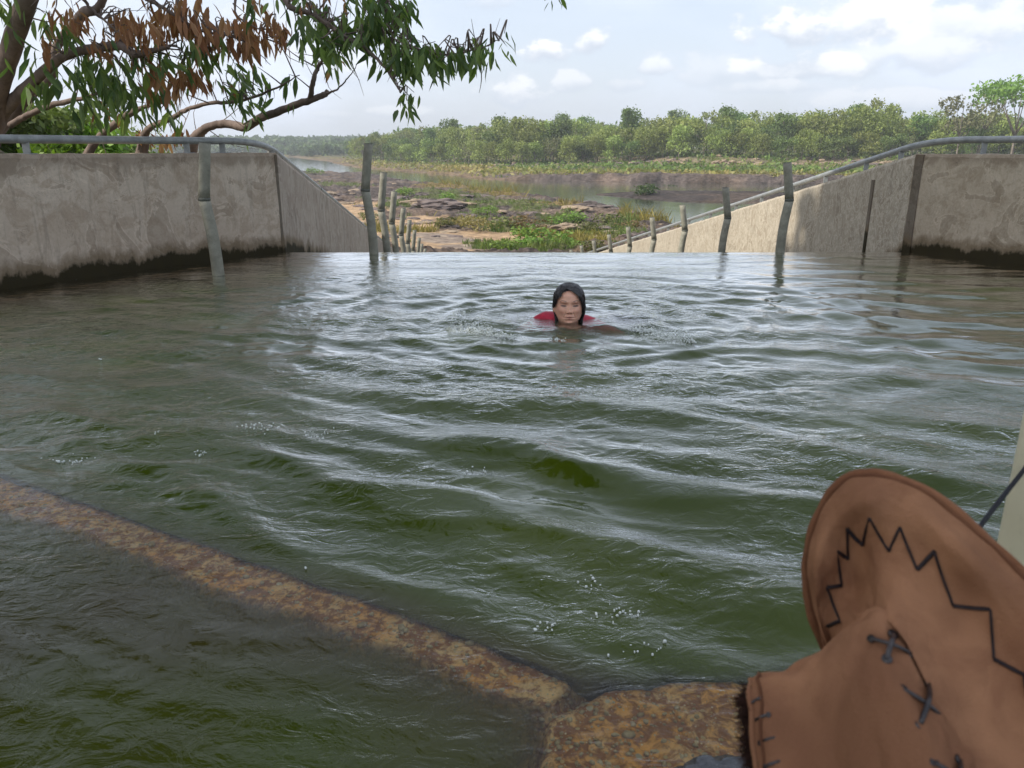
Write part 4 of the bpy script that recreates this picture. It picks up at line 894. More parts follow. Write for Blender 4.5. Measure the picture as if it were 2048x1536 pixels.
branch([(190, -60, 6.6), (280, -10, 6.5), (330, 18, 6.5), (400, 60, 6.4), (450, 70, 6.4), (500, 90, 6.3), (540, 130, 6.3)], [.03, .02, .014, .011, .008, .005, .002])
branch([(60, -20, 6.6), (150, -10, 6.5), (185, 20, 6.5), (230, 60, 6.5), (260, 100, 6.5)], [.02, .015, .01, .007, .003])
branch([(330, -100, 6.6), (360, 20, 6.5), (380, 60, 6.5), (420, 100, 6.5)], [.02, .012, .007, .003])
branch([(500, -80, 6.3), (470, 20, 6.3), (520, 60, 6.2), (570, 90, 6.2)], [.015, .008, .005, .002])
# leaves
def leaf_batch(P_, L, W, dirv, colr):
    """pointed folded blades hanging from P_ along dirv: 2 halves x 3 quads"""
    n = len(P_); dirv = dirv / np.linalg.norm(dirv, axis=1)[:, None]; s = rng.normal(size=(n, 3)); s -= dirv * (s * dirv).sum(1)[:, None]; s /= np.linalg.norm(s, axis=1)[:, None]; nn = np.cross(dirv, s)
    ts = np.array([0, .22, .5, .78, 1.]); ws = np.array([.06, .82, 1., .55, .01]); V = []
    for t_, w_ in zip(ts, ws):
        c = P_ + dirv * (L * t_)[:, None] + nn * (L * .16 * (t_ - t_ ** 2) * rng.uniform(.2, 1.6, n) + 0)[:, None] - np.array([0, 0, 1.]) * (L * .10 * t_ ** 2)[:, None]
        V += [c - s * (W * w_)[:, None] + nn * (W * w_ * .35)[:, None], c, c + s * (W * w_)[:, None] + nn * (W * w_ * .35)[:, None]]
    V = np.stack(V, 1).reshape(-1, 3); b = np.arange(n)[:, None] * 15; F = []
    for k in range(4):
        for h in (0, 1): a = k * 3 + h; F.append(b + np.array([[a, a + 1, a + 4, a + 3]]))
    return V, np.concatenate(F), np.repeat(colr, 15, 0)
def cluster(px, py, Y, rad_px, n, Lp, green=True, droop=.8, twig=None):
    q = aty(px, py, Y); r = rad_px / FPX * Y; P_ = q + rng.normal(size=(n, 3)) * np.array([r, r * 1.2, r * .8]) * .55
    L = Lp / FPX * Y * rng.uniform(.45, 1.15, n); d = rng.normal(size=(n, 3)) * .55; d[:, 2] = -abs(droop) - rng.random(n) * .5 * droop; d[:, 0] += rng.uniform(-.3, .5)
    if green: f = rng.random((n, 1)) ** 1.5; c = np.array([.07, .13, .045]) * (1 - f) + np.array([.22, .31, .09]) * f
    else: f = rng.random((n, 1)); c = np.array([.27, .085, .05]) * (1 - f) + np.array([.42, .20, .125]) * f
    return leaf_batch(P_, L, L * (rng.uniform(.095, .15, n) if green else rng.uniform(.08, .17, n)), d, c * rng.uniform(.8, 1.2, (n, 1))), q
GZ = [  # (px, py, rx, ry, Y, clusters, leaves each, leaf length px)
 (60, 75, 70, 60, 6.6, 10, 6, 60), (120, 60, 60, 40, 6.6, 8, 6, 50), (150, 130, 90, 35, 6.7, 20, 8, 55), (230, 160, 80, 45, 6.8, 22, 9, 58), (130, 170, 60, 40, 6.9, 10, 7, 55), (250, 120, 60, 30, 6.6, 10, 7, 50), (350, 110, 70, 28, 6.5, 14, 8, 48), (400, 90, 60, 25, 6.5, 10, 7, 45), (300, 190, 70, 30, 7.2, 12, 7, 52), (200, 210, 60, 25, 7.3, 8, 6, 50),
 (450, 90, 40, 22, 6.6, 8, 6, 45), (480, 130, 40, 35, 7., 8, 6, 42), (460, 165, 60, 40, 7.3, 10, 5, 42), (500, 190, 40, 40, 7.5, 9, 6, 42), (530, 160, 50, 25, 7.4, 8, 6, 40), (505, 240, 20, 20, 7.9, 4, 6, 45), (650, 105, 45, 25, 7.4, 8, 6, 42), (560, 190, 45, 30, 7.6, 5, 5, 38),
 (640, 60, 50, 28, 5.9, 14, 8, 50), (670, 40, 50, 30, 5.9, 16, 9, 50), (700, 75, 50, 25, 5.7, 18, 9, 50), (650, 90, 22, 20, 5.8, 6, 8, 55), (745, 60, 35, 35, 5.6, 16, 9, 50), (770, 30, 40, 30, 5.7, 20, 10, 50), (780, 90, 30, 30, 5.6, 18, 9, 48), (800, 15, 40, 20, 5.6, 10, 8, 42), (735, 0, 40, 16, 5.8, 10, 8, 46),
 (830, 105, 40, 20, 5.5, 16, 9, 50), (880, 112, 40, 20, 5.4, 16, 9, 50), (920, 105, 35, 18, 5.3, 12, 9, 46), (960, 95, 30, 16, 5.3, 10, 8, 42), (990, 85, 20, 14, 5.2, 6, 6, 36), (860, 95, 70, 10, 5.4, 10, 6, 36), (817, 195, 13, 14, 5.3, 7, 9, 42), (800, 130, 22, 22, 5.4, 8, 8, 45),
 (560, 5, 60, 15, 6.1, 8, 8, 44), (1118, -6, 16, 5, 5.2, 3, 6, 30), (0, 20, 30, 30, 6.4, 5, 5, 60), (320, 235, 60, 20, 7.6, 5, 5, 46)]
DZ = [(140, 20, 50, 25, 6.7, 10, 9, 42), (270, 50, 50, 30, 6.5, 16, 11, 42), (230, 90, 50, 25, 6.6, 10, 9, 40), (300, 35, 50, 30, 6.5, 12, 11, 42), (370, 30, 40, 35, 6.5, 16, 12, 50), (400, 55, 30, 25, 6.4, 8, 11, 46), (480, 55, 30, 25, 6.4, 12, 11, 46), (500, 85, 20, 25, 6.4, 8, 11, 46), (545, 35, 25, 18, 6.2, 8, 11, 36), (550, 65, 22, 14, 6.2, 7, 11, 36), (515, 5, 20, 10, 6.3, 4, 9, 34),
 (330, 140, 60, 30, 6.8, 14, 9, 50), (350, 175, 50, 20, 7., 8, 9, 46), (375, 150, 30, 25, 6.9, 6, 8, 46), (80, 60, 60, 30, 6.7, 6, 6, 40), (200, 215, 25, 12, 7.3, 4, 9, 34), (430, 165, 14, 8, 7.2, 3, 7, 30), (360, 262, 22, 8, 7.9, 4, 7, 34), (265, 268, 16, 8, 8., 3, 7, 30), (330, 275, 60, 8, 8.1, 5, 7, 34), (640, 5, 50, 10, 6., 4, 8, 34), (660, 130, 8, 20, 7.5, 2, 6, 40), (560, 115, 8, 30, 7.4, 3, 5, 30)]
twigs = MB(); bpts = np.concatenate([b for b in BR])
def grow(Z, green):
    V, F, C_ = [], [], []; n = 0
    for (px, py, rx, ry, Yd, k, m_, Lp) in Z:
        for _ in range(int(k * (.80 if green else .9))):
            (v, f, c), q = cluster(px + rng.uniform(-1, 1) * rx, py + rng.uniform(-1, 1) * ry, Yd + rng.uniform(-.35, .35), 17, max(3, int(m_ * .55)), Lp * .84, green, .8 if green else 1.3)
            V.append(v); F.append(f + n); C_.append(c); n += len(v)
            j = bpts[np.argmin(np.linalg.norm((bpts - q) * np.array([1, .6, 1]), axis=1))]
            if rng.random() < .6 and px < 1050 and np.linalg.norm(j - q) < .75: mid = (j + q) / 2 + rng.normal(size=3) * .05 + np.array([0, 0, .06]); twigs.tube(smooth_line([j, mid, q + np.array([0, 0, .02])], 6), [.007, .006, .005, .004, .003, .002], 4, False)
    return np.concatenate(V), np.concatenate(F), np.concatenate(C_)
V, F, C_ = grow(GZ, True); part(tr_root, 'foliage', mesh('foliage', V, F, False, cols=C_), M_big)
V, F, C_ = grow(DZ, False); part(tr_root, 'dead_foliage', mesh('dead_foliage', V, F, False, cols=C_), M_dead, label='hanging dry brown dead leaves')
for _ in range(60):   # bare twigs
    j = bpts[rng.integers(0, len(bpts))]; d = rng.normal(size=3) * np.array([.2, .15, .2]); twigs.tube(smooth_line([j, j + d * .6 + rng.normal(size=3) * .03, j + d * 1.1 + np.array([0, 0, .08])], 5), [.005, .004, .003, .002, .001], 4, False)
bpart(tr_root, 'twigs', twigs, M_bark2, True, kind='stuff')
# the rest of its crown, unseen above the frame, massed to shade the pool
n = 5200; P_ = rng.normal(size=(n, 3)); P_ /= np.linalg.norm(P_, axis=1)[:, None]; P_ *= (rng.random((n, 1)) ** .4) * np.array([5.6, 6.0, 2.2]); P_ += np.array([-9.4, 0., 10.6])
n2_ = 2400; P2_ = rng.normal(size=(n2_, 3)); P2_ /= np.linalg.norm(P2_, axis=1)[:, None]; P2_ *= (rng.random((n2_, 1)) ** .45) * np.array([3.4, 3.2, 1.3]); P2_ += np.array([-5.2, 4.9, 6.6]); P_ = np.concatenate([P_, P2_]); n = n + n2_  # lower mass added to darken reflections on the left water
f = rng.random((n, 1)); V, F, cc = cards(P_, rng.uniform(.20, .40, n), np.array([.04, .08, .02]) * (1 - f) + np.array([.10, .15, .04]) * f, .3)
part(tr_root, 'upper_crown', mesh('upper_crown', V, F, cols=cc), M_big)
for pts, rad in (([(-4.6, 6.2, 2.5), (-5.2, 4.5, 4.6), (-6.4, 2.2, 6.4), (-8.5, .5, 9.5)], [.10, .09, .06, .03]), ([(-5.2, 4.5, 4.6), (-3.6, 3.2, 6.), (-4.5, 1.5, 8.5)], [.07, .05, .02]), ([(-4.2, 6.3, 2.), (-3.6, 5.6, 4.2), (-3.4, 4.8, 6.6)], [.07, .05, .02])):
    mb = MB(); mb.tube(smooth_line(np.array(pts, float), 14), np.interp(np.linspace(0, 1, 14), np.linspace(0, 1, len(rad)), rad), 10); bpart(tr_root, 'branch', mb, M_bark2, True)

# ================================================================ THE SWIMMER
WZ = water_z(WOM[0], WOM[1] - .12)
W0 = np.array([WOM[0], WOM[1], WZ - .012])
zs = np.array([-.03, 0, .012, .03, .055, .085, .11, .135, .165, .19, .207, .216])
wv_ = np.array([.038, .044, .055, .067, .0735, .0765, .0745, .0735, .069, .054, .032, .0])
fv_ = np.array([.045, .068, .078, .082, .083, .083, .081, .086, .083, .062, .036, .0])
bv_ = np.array([.05, .045, .05, .058, .070, .084, .092, .096, .090, .068, .04, .0])
def gs(x, z, x0, z0, sx, sz): return np.exp(-((x - x0) / sx) ** 2 - ((z - z0) / sz) ** 2)
nr_, nc_ = 150, 200
tt = np.linspace(0, 1, nr_); zr = -.03 + .246 * np.sin(tt * math.pi / 2) ** .9
zr[-1] = .216; ang = np.linspace(0, 2 * math.pi, nc_, endpoint=False)
def ring(z): 
    from_ = lambda a: np.interp(z, zs, a); return from_(wv_), from_(fv_), from_(bv_)
kern = np.ones(7) / 7
w_, f_, b_ = ring(zr)
w_, f_, b_ = [np.convolve(np.pad(a, 3, 'edge'), kern, 'valid') for a in (w_, f_, b_)]
w_[-1] = f_[-1] = b_[-1] = 0
ca, sa = np.cos(ang), np.sin(ang); e_ = 2 / 2.25
HX = w_[:, None] * np.sign(sa) * np.abs(sa) ** e_; HY = np.where(ca > 0, -f_[:, None] * np.abs(ca) ** e_, b_[:, None] * np.abs(ca) ** e_); HZ = np.repeat(zr[:, None], nc_, 1)
fr_ = sstep(.15, .55, ca)[None] * np.ones_like(HX); ax = np.abs(HX)
dyf = 0
dyf += .017 * gs(HX, HZ, 0, .078, .011, .010) + .013 * gs(HX, HZ, 0, .092, .0075, .024) + .009 * gs(ax, HZ, .0125, .0715, .0055, .0065)         # nose, bridge, wings
dyf -= .011 * gs(ax, HZ, .032, .112, .017, .011); dyf += .0095 * gs(ax, HZ, .033, .109, .013, .0075) - .004 * gs(ax, HZ, .033, .1075, .015, .0016)                                              # sockets, lids
dyf += .006 * gs(ax, HZ, .032, .130, .024, .008)                                                                                                   # brows
dyf += .0085 * gs(HX, HZ, 0, .047, .021, .0050) + .0095 * gs(HX, HZ, 0, .035, .019, .0055) - .007 * gs(HX, HZ, 0, .0408, .026, .0020) - .005 * gs(HX, HZ, 0, .024, .018, .004)      # lips and chin crease
dyf += .008 * gs(HX, HZ, 0, .010, .018, .010) + .007 * gs(ax, HZ, .048, .078, .018, .018) - .0035 * np.exp(-((ax - (.021 + (.072 - HZ) * .42)) / .003) ** 2) * sstep(.034, .045, HZ) * sstep(.080, .068, HZ)
dyf -= .003 * gs(HX, HZ, 0, .060, .004, .006)
for x0 in (.0085,): dyf -= .008 * gs(ax, HZ, x0, .0665, .0035, .003)
HY = HY - fr_ * dyf
# ears
earm = gs(HY, HZ, .004, .078, .015, .026) * (np.abs(ca) < .6); HX = HX + np.sign(HX) * earm * .018
hv = np.stack([HX, HY, HZ], -1).reshape(-1, 3); i = np.arange(nr_ - 1)[:, None] * nc_; j = np.arange(nc_)[None]; k = (j + 1) % nc_
hf = np.stack([i + j, i + k, i + nc_ + k, i + nc_ + j], -1).reshape(-1, 4)
head = mesh('head', hv, [hf, np.arange(nc_)[::-1][None]], True)
# skeleton of neck, trunk, arms and legs, grown with the Skin modifier
J = {'pel': (0, .62, -.27, .13), 'wa': (0, .44, -.20, .12), 'ch': (0, .24, -.120, .135), 'uc': (0, .11, -.075, .115), 'nk': (0, .045, -.030, .058), 'hd': (0, .015, .03, .058)}
E0 = [('pel', 'wa'), ('wa', 'ch'), ('ch', 'uc'), ('uc', 'nk'), ('nk', 'hd')]
for s_, n_ in ((-1, 'r'), (1, 'l')):
    J.update({'sh' + n_: (.165 * s_, .09, -.058 if s_ < 0 else -.070, .056), 'el' + n_: (.375 * s_, -.03, -.125, .038), 'wr' + n_: (.545 * s_, -.17, -.045, .024), 'pa' + n_: (.590 * s_, -.205, -.030, .026)})
    E0 += [('uc', 'sh' + n_), ('sh' + n_, 'el' + n_), ('el' + n_, 'wr' + n_), ('wr' + n_, 'pa' + n_)]
    J.update({'hp' + n_: (.10 * s_, .70, -.30, .095), 'kn' + n_: (.20 * s_, 1.05, -.36, .060), 'an' + n_: (.22 * s_, 1.45, -.34, .038), 'ft' + n_: (.24 * s_, 1.62, -.38, .028)})
    E0 += [('pel', 'hp' + n_), ('hp' + n_, 'kn' + n_), ('kn' + n_, 'an' + n_), ('an' + n_, 'ft' + n_)]
    for q_, (dx_, dy_, dz_) in enumerate([(.055, -.055, .012), (.072, -.040, .014), (.078, -.022, .012), (.068, -.004, .008), (.018, -.052, -.004)]):
        L_ = [.85, 1., 1.02, .85, .9][q_]; b0 = (.610 * s_, -.215 + .012 * q_ if q_ < 4 else -.235, -.028)
        if q_ == 4: b0 = (.585 * s_, -.235, -.034)
        m1 = tuple(np.array(b0) + np.array([dx_ * s_, dy_, dz_]) * .45 * L_); m2 = tuple(np.array(b0) + np.array([dx_ * s_, dy_, dz_ - .014]) * 1.0 * L_)
        J[f'f{q_}a{n_}'] = (*b0, .0095); J[f'f{q_}b{n_}'] = (*m1, .0085); J[f'f{q_}c{n_}'] = (*m2, .0065); E0 += [('pa' + n_, f'f{q_}a{n_}'), (f'f{q_}a{n_}', f'f{q_}b{n_}'), (f'f{q_}b{n_}', f'f{q_}c{n_}')]
bmb = MB()
def ball(p_, r_, e_=(1, 1, 1)):
    u_ = np.linspace(0, math.pi, 17); v_ = np.linspace(0, 2 * math.pi, 24, endpoint=False); U_, W_ = np.meshgrid(u_, v_, indexing='ij'); ii = np.arange(16)[:, None] * 24; jj = np.arange(24)[None]; kk2 = (jj + 1) % 24
    bmb.add(np.stack([np.sin(U_) * np.cos(W_) * e_[0], np.sin(U_) * np.sin(W_) * e_[1], np.cos(U_) * e_[2]], -1).reshape(-1, 3) * r_ + np.array(p_), np.stack([ii + jj, ii + 24 + jj, ii + 24 + kk2, ii + kk2], -1).reshape(-1, 4))
for a_, b_2 in E0:
    A_, B_ = J[a_], J[b_2]; L_ = np.linalg.norm(np.array(A_[:3]) - np.array(B_[:3])); n_ = max(2, int(L_ / (min(A_[3], B_[3]) * .30)))
    for k_ in range(n_ + 1):
        f_2 = k_ / n_; core = a_ in ('pel', 'wa', 'ch', 'uc') and b_2 in ('pel', 'wa', 'ch', 'uc'); e2 = (1.18, 1, .80) if core else (1, 1, 1)
        ball(np.array(A_[:3]) * (1 - f_2) + np.array(B_[:3]) * f_2, A_[3] * (1 - f_2) + B_[3] * f_2, e2)
bodym = mesh('bd', np.concatenate(bmb.V), [np.concatenate(f_3) for f_3 in bmb.F.values()])
bm = bmesh.new(); bm.from_mesh(bodym); bm.from_mesh(head); jm = bpy.data.meshes.new('body'); bm.to_mesh(jm); bm.free()
jo = bpy.data.objects.new('j', jm); col.objects.link(jo); rm = jo.modifiers.new('r', 'REMESH'); rm.mode = 'VOXEL'; rm.voxel_size = .0022; rm.use_smooth_shade = True; sm_ = jo.modifiers.new('sm', 'SMOOTH'); sm_.factor = .5; sm_.iterations = 2
dg = bpy.context.evaluated_depsgraph_get(); dg.update(); body = bpy.data.meshes.new_from_object(jo.evaluated_get(dg)); bpy.data.objects.remove(jo)
bm = bmesh.new(); bm.from_mesh(body); seen = set(); best = []
for v0 in bm.verts:
    if v0.index in seen: continue
    st = [v0]; seen.add(v0.index); comp = []
    while st:
        q0 = st.pop(); comp.append(q0)
        for e0 in q0.link_edges:
            o0 = e0.other_vert(q0)
            if o0.index not in seen: seen.add(o0.index); st.append(o0)
    if len(comp) > len(best): best = comp
keep_ = set(best); bmesh.ops.delete(bm, geom=[v0 for v0 in bm.verts if v0 not in keep_], context='VERTS'); bm.to_mesh(body); bm.free()
nv = len(body.vertices); bv = np.zeros(nv * 3, np.float32); body.vertices.foreach_get('co', bv); bv = bv.reshape(-1, 3)
x, y, z = bv.T; ax = np.abs(x); fc = (y < -.02) & (z > -.03)
c = np.tile(np.array([.82, .46, .32]), (nv, 1)).astype(float); nn = fbm(x * 60, z * 60, 3, 95)[:, None]; c *= 1 + .08 * nn
def tint(mask, colr, k): 
    global c
    mk = np.clip(mask * k * fc, 0, 1)[:, None]; c = c * (1 - mk) + np.array(colr) * mk
tint(gs(ax, z, .050, .075, .022, .022), (.50, .20, .13), .45)
tint(gs(x, z, 0, .0465, .019, .0040) , (.33, .10, .085), .95); tint(gs(x, z, 0, .0355, .016, .0045), (.42, .15, .12), .9); tint(gs(x, z, 0, .0412, .023, .0016), (.10, .04, .03), .9)  # lip colours, plus the shaded line between the lips painted in
lid = .1085 + .10 * 0 - ((ax - .034) / .03) ** 2 * .004; tint(np.exp(-((z - lid + .001) / (.0018 + .0022 * sstep(.017, .004, np.abs(ax - .034)))) ** 2) * sstep(.0185, .014, np.abs(ax - .034)), (.008, .005, .005), 1.7)
tint(np.exp(-((z - lid - .010) / .0016) ** 2) * sstep(.021, .014, np.abs(ax - .034)), (.22, .10, .065), .7); tint(gs(ax, z, .033, .114, .018, .008), (.30, .15, .10), .45)  # lid crease and upper lid shading painted into the skin colour
brow = .1335 + .004 * sstep(.015, .035, ax) - .010 * sstep(.042, .058, ax); tint(np.exp(-((z - brow) / .0026) ** 2) * sstep(.015, .022, ax) * sstep(.060, .050, ax), (.07, .04, .03), .85)
tint(gs(ax, z, .0085, .0660, .0035, .0024), (.06, .025, .02), 1.); tint(gs(ax, z, .024, .096, .012, .004), (.30, .15, .10), .35)  # nostril shadow and a darker under-eye band painted into the skin
tint(np.exp(-((ax - (.021 + (.072 - z) * .42)) / .002) ** 2) * sstep(.034, .045, z) * sstep(.080, .068, z), (.27, .12, .08), .5)  # shade of the smile fold painted into the skin colour
cl4 = np.ones((nv, 4), np.float32); cl4[:, :3] = np.clip(c, 0, 1); at_ = body.color_attributes.new('Col', 'FLOAT_COLOR', 'POINT'); at_.data.foreach_set('color', cl4.ravel())
m, t, o = mat('skin'); n_ = t.noise(objco(t), 180, 4, .6); b_3 = principled(t, o, t.mix(1., vcol(t), t.mix(n_, (.92, .90, .88), (1.06, 1.05, 1.05)), 'MULTIPLY'), .36, t.bump(n_, .12, .001), .5); b_3.inputs['Subsurface Weight'].default_value = .12; b_3.inputs['Subsurface Scale'].default_value = .01; M_skin = m
per = empty('person', tuple(W0), label='dark haired woman in a red shirt swimming towards the camera, only her head above water', cat='person')
obj('body', body, M_skin, per)
# hair: a scalp shell plus separate strands falling from a parting
M_hair = simple('wet_black_hair', (.014, .012, .013), (.045, .038, .038), 60, .25, .35, .002, .6, stretch=(1, 1, .12))
def surf(phi, z, off):    # phi: 0 front, grows to the sides
    w1, f1, b1 = ring(np.clip(z, -.02, .2155)); s1, c1_ = np.sin(phi), np.cos(phi); return np.stack([(w1 + off) * np.sign(s1) * np.abs(s1) ** e_, np.where(c1_ > 0, -(f1 + off) * np.abs(c1_) ** e_, (b1 + off) * np.abs(c1_) ** e_), z], -1)
def hairline(phi):        # lowest z of the hair at this angle round the head (parting left of the middle, seen from the front)
    q_ = phi + .20; a = np.abs(phi)
    hr = np.interp(q_, [0, .25, .5, .8, 1.05, 1.25, 1.42, 1.6, 1.8, 3.4], [.190, .191, .187, .174, .154, .122, .085, .05, .01, -.03])
    hl_ = np.interp(-phi - .20 + 0 * q_, [0, .25, .5, .75, .95, 1.1, 1.3, 1.45, 1.7, 3.2], [.190, .187, .178, .160, .136, .108, .090, .082, .060, -.03])
    return np.where(q_ > 0, hr, hl_)
pa = np.linspace(-math.pi, math.pi, 181); vz = np.linspace(0, 1, 60); PA, VZ = np.meshgrid(pa, vz); hl = hairline(PA + .06 * np.sign(PA)) + .004 * pn(PA * 9, PA * 0, 3)
HZ2 = .2155 - (.2155 - hl) * VZ; thick = .011 * sstep(0, .12, 1 - VZ * .985) ** .5 + .0035 * pn(PA * 16, VZ * .8, 5) + .004 * sstep(1.1, 1.6, PA) + .003 * sstep(1.3, 1.7, -PA); S = surf(PA, HZ2, np.maximum(thick, .002)); S[..., 2] += .010 * (1 - VZ) ** 2
shell = mesh('hair', S.reshape(-1, 3), grid_faces(60, 181), True)
hb = MB(); V0 = np.zeros((len(shell.vertices), 3), np.float32).ravel(); shell.vertices.foreach_get('co', V0); hb.add(V0.reshape(-1, 3), grid_faces(60, 181))
for q_ in range(620):
    sd_ = 1 if rng.random() < .56 else -1; ph1 = sd_ * rng.uniform(.5, 1.75) if rng.random() < .75 else sd_ * rng.uniform(1.6, 3.1); a0_ = -.22 + sd_ * rng.uniform(.0, .5) * (rng.random() ** .7)
    zt_ = rng.uniform(.196, .214); zb_ = float(hairline(ph1)) - rng.uniform(-.01, .028) * (abs(ph1) > .6) ; zb_ = max(zb_, (.020 if abs(ph1) < 1.7 else -.025) if sd_ > 0 else (.03 if abs(ph1) > 1.8 else .085)); kk_ = np.linspace(0, 1, 12); ph = a0_ + (ph1 - a0_) * (1 - (1 - kk_) ** 1.7); zz = zt_ + (zb_ - zt_) * kk_ ** 1.35
    off = .0105 + rng.uniform(0, .005) + .003 * np.sin(kk_ * 7 + q_) * .4 + .003 * sstep(.9, 1.5, np.abs(ph)); hb.tube(surf(ph, zz, off * np.where(zz > .19, 1., 1.)) + np.array([0, 0, .006]) * (1 - kk_[:, None]), np.linspace(.0016, .0007, 12), 4, False)
for s_, x_, y_ in ((1, .070, .060), (-1, -.072, .03)):     # wet locks beside the neck
    for q_ in range(26 if s_ > 0 else 5):
        o_ = rng.normal(size=3) * np.array([.006, .014, .0]); hb.tube(smooth_line(np.array([(x_ * .95, y_, .14), (x_ * 1.12, y_ * .8, .08), (x_ * 1.05, y_ * .6, .025), (x_ * .95, y_ * .5, -.02)]) + o_, 9), np.linspace(.0045, .003, 9), 5)
hb.build('hair', M_hair, per, True)
# thin loose wisps over the forehead are part of the hair; ear studs
for s_ in (-1, 1):
    bm = bmesh.new(); bmesh.ops.create_uvsphere(bm, u_segments=12, v_segments=8, radius=.0035, matrix=Matrix.Translation((.088 * s_, .0, .062))); me = bpy.data.meshes.new('earring'); bm.to_mesh(me); bm.free(); obj('earring', me, simple('gold_stud', (.6, .45, .2), (.8, .6, .3), 9, .3, 0, .001, .5, 1.), per)
# red shirt: the skin of the trunk and upper arms pushed out, with folds
bm = bmesh.new(); bm.from_mesh(body); bm.normal_update()
dele = [v_ for v_ in bm.verts if not (v_.co.z < .05 and abs(v_.co.x) < .33 + .01 * math.sin(v_.co.y * 90) and v_.co.y < .78 and (v_.co.y > 0 or v_.co.z < -.035) and (math.hypot(v_.co.x, v_.co.y - .03) > .074 or v_.co.z < -.052))]
bmesh.ops.delete(bm, geom=dele, context='VERTS')
nrm = [v_.normal.copy() for v_ in bm.verts]
for v_, n1_ in zip(bm.verts, nrm):
    p = v_.co; fold = .006 * float(pn(p.x * 14, p.y * 12, 97)) + .010 * max(0, float(pn(p.x * 6 + 3, p.y * 7, 98))); up_ = (.024 if p.x < 0 else .002) * math.exp(-((abs(p.x) - .135) / .065) ** 2 - ((p.y - .085) / .06) ** 2) * (n1_.z > .2)
    v_.co = p + n1_ * (.008 + fold) + Vector((0, 0, up_))
sh_ = bpy.data.meshes.new('shirt'); bm.to_mesh(sh_); bm.free(); obj('shirt', sh_, simple('wet_red_cotton', (.42, .012, .035), (.60, .022, .06), 30, .45, .3, .004, .4), per)
per.rotation_euler.z = R(-1.5)

# splashes thrown up at both hands, and loose foam bubbles
M_foam = mat('white_splash_water')
def foam_mat():
    m, t, o = M_foam; g = t.new('ShaderNodeBsdfGlossy'); g.inputs['Roughness'].default_value = .06; tr = t.new('ShaderNodeBsdfTransparent'); tr.inputs[0].default_value = (.96, .97, .93, 1); fr = t.new('ShaderNodeFresnel'); fr.inputs[0].default_value = 1.5
    mx = t.new('ShaderNodeMixShader'); t.l.new(fr.outputs[0], mx.inputs[0]); t.l.new(tr.outputs[0], mx.inputs[1]); t.l.new(g.outputs[0], mx.inputs[2]); d = t.new('ShaderNodeBsdfDiffuse'); d.inputs[0].default_value = (.85, .88, .84, 1); m2 = t.new('ShaderNodeMixShader'); m2.inputs[0].default_value = .85; t.l.new(mx.outputs[0], m2.inputs[1]); t.l.new(d.outputs[0], m2.inputs[2]); t.l.new(m2.outputs[0], o.inputs[0]); return m  # white diffuse share puts the sparkle of glassy drops into the colour
M_foam = foam_mat()
def ico(): 
    bm = bmesh.new(); bmesh.ops.create_icosphere(bm, subdivisions=2, radius=1); V_ = np.array([v_.co[:] for v_ in bm.verts]); F_ = np.array([[v_.index for v_ in f_.verts] for f_ in bm.faces]); bm.free(); return V_, F_
IV, IF = ico()
def blobs(pts, sizes, name, label, cat):
    V_, F_ = [], []
    for k_, (p_, s1) in enumerate(zip(pts, sizes)):
        d_ = IV * (1 + .35 * pn(IV[:, 0] * 2 + k_, IV[:, 1] * 2 + IV[:, 2], 3)[:, None]) * s1 * rng.uniform(.35, 1.9, 3); V_.append(d_ + p_); F_.append(IF + k_ * len(IV))
    return obj(name, mesh(name, np.concatenate(V_), np.concatenate(F_), True), M_foam, kind='stuff', label=label, cat=cat)
def splash(path_px, n, name, label, hgt):
    L_ = interp_px(path_px, 60); pts = []; sz = []
    for _ in range(n):
        k_ = rng.integers(0, 60); px, py, wd = L_[k_]; q = atz(px + rng.normal() * 6, py + rng.normal() * wd * .45, 0); zz = water_z(q[0], q[1]); u = rng.random() ** 4; pts.append([q[0], q[1], zz + .004 + hgt * u * (wd / 14)]); sz.append(rng.uniform(.0009, .0030) if rng.random() < .9 else rng.uniform(.003, .006))
    return blobs(np.array(pts), sz, name, label, 'splash')
splash([(905, 655, 8), (918, 650, 16), (930, 655, 18), (950, 662, 14), (985, 672, 8), (1030, 680, 4)], 900, 'splash', 'white splash thrown up by the swimmer hand on the left', .045)
splash([(1265, 664, 4), (1300, 668, 8), (1335, 675, 11), (1365, 678, 14), (1385, 684, 5)], 650, 'splash', 'white splash thrown up by the swimmer hand on the right', .035)
splash([(1105, 690, 3), (1115, 680, 9), (1125, 690, 4)], 40, 'bubbles', 'small patch of bubbles in front of the swimmer chest', .01)
bp = []; bs = []
for (cx, cy, sx, sy, n_) in [(525, 858, 40, 8, 26), (640, 872, 40, 12, 20), (140, 920, 40, 8, 22), (400, 905, 16, 8, 10), (312, 872, 6, 4, 4), (1180, 1160, 14, 6, 5), (1230, 1225, 40, 14, 26), (1290, 1300, 50, 20, 12), (1100, 1250, 30, 14, 14), (960, 940, 40, 10, 8), (612, 1141, 3, 2, 3), (1185, 1180, 30, 10, 8), (200, 722, 4, 2, 2)]:
    for _ in range(n_): q = atz(cx + rng.normal() * sx * .6, cy + rng.normal() * sy * .6, 0); bp.append([q[0], q[1], water_z(q[0], q[1]) + .0005]); bs.append(rng.uniform(.0012, .0032) * (q[1] / 2.4) ** .5)
blobs(np.array(bp), bs, 'bubbles', 'scattered tiny bubbles glinting on the waves of the near pool', 'bubbles')

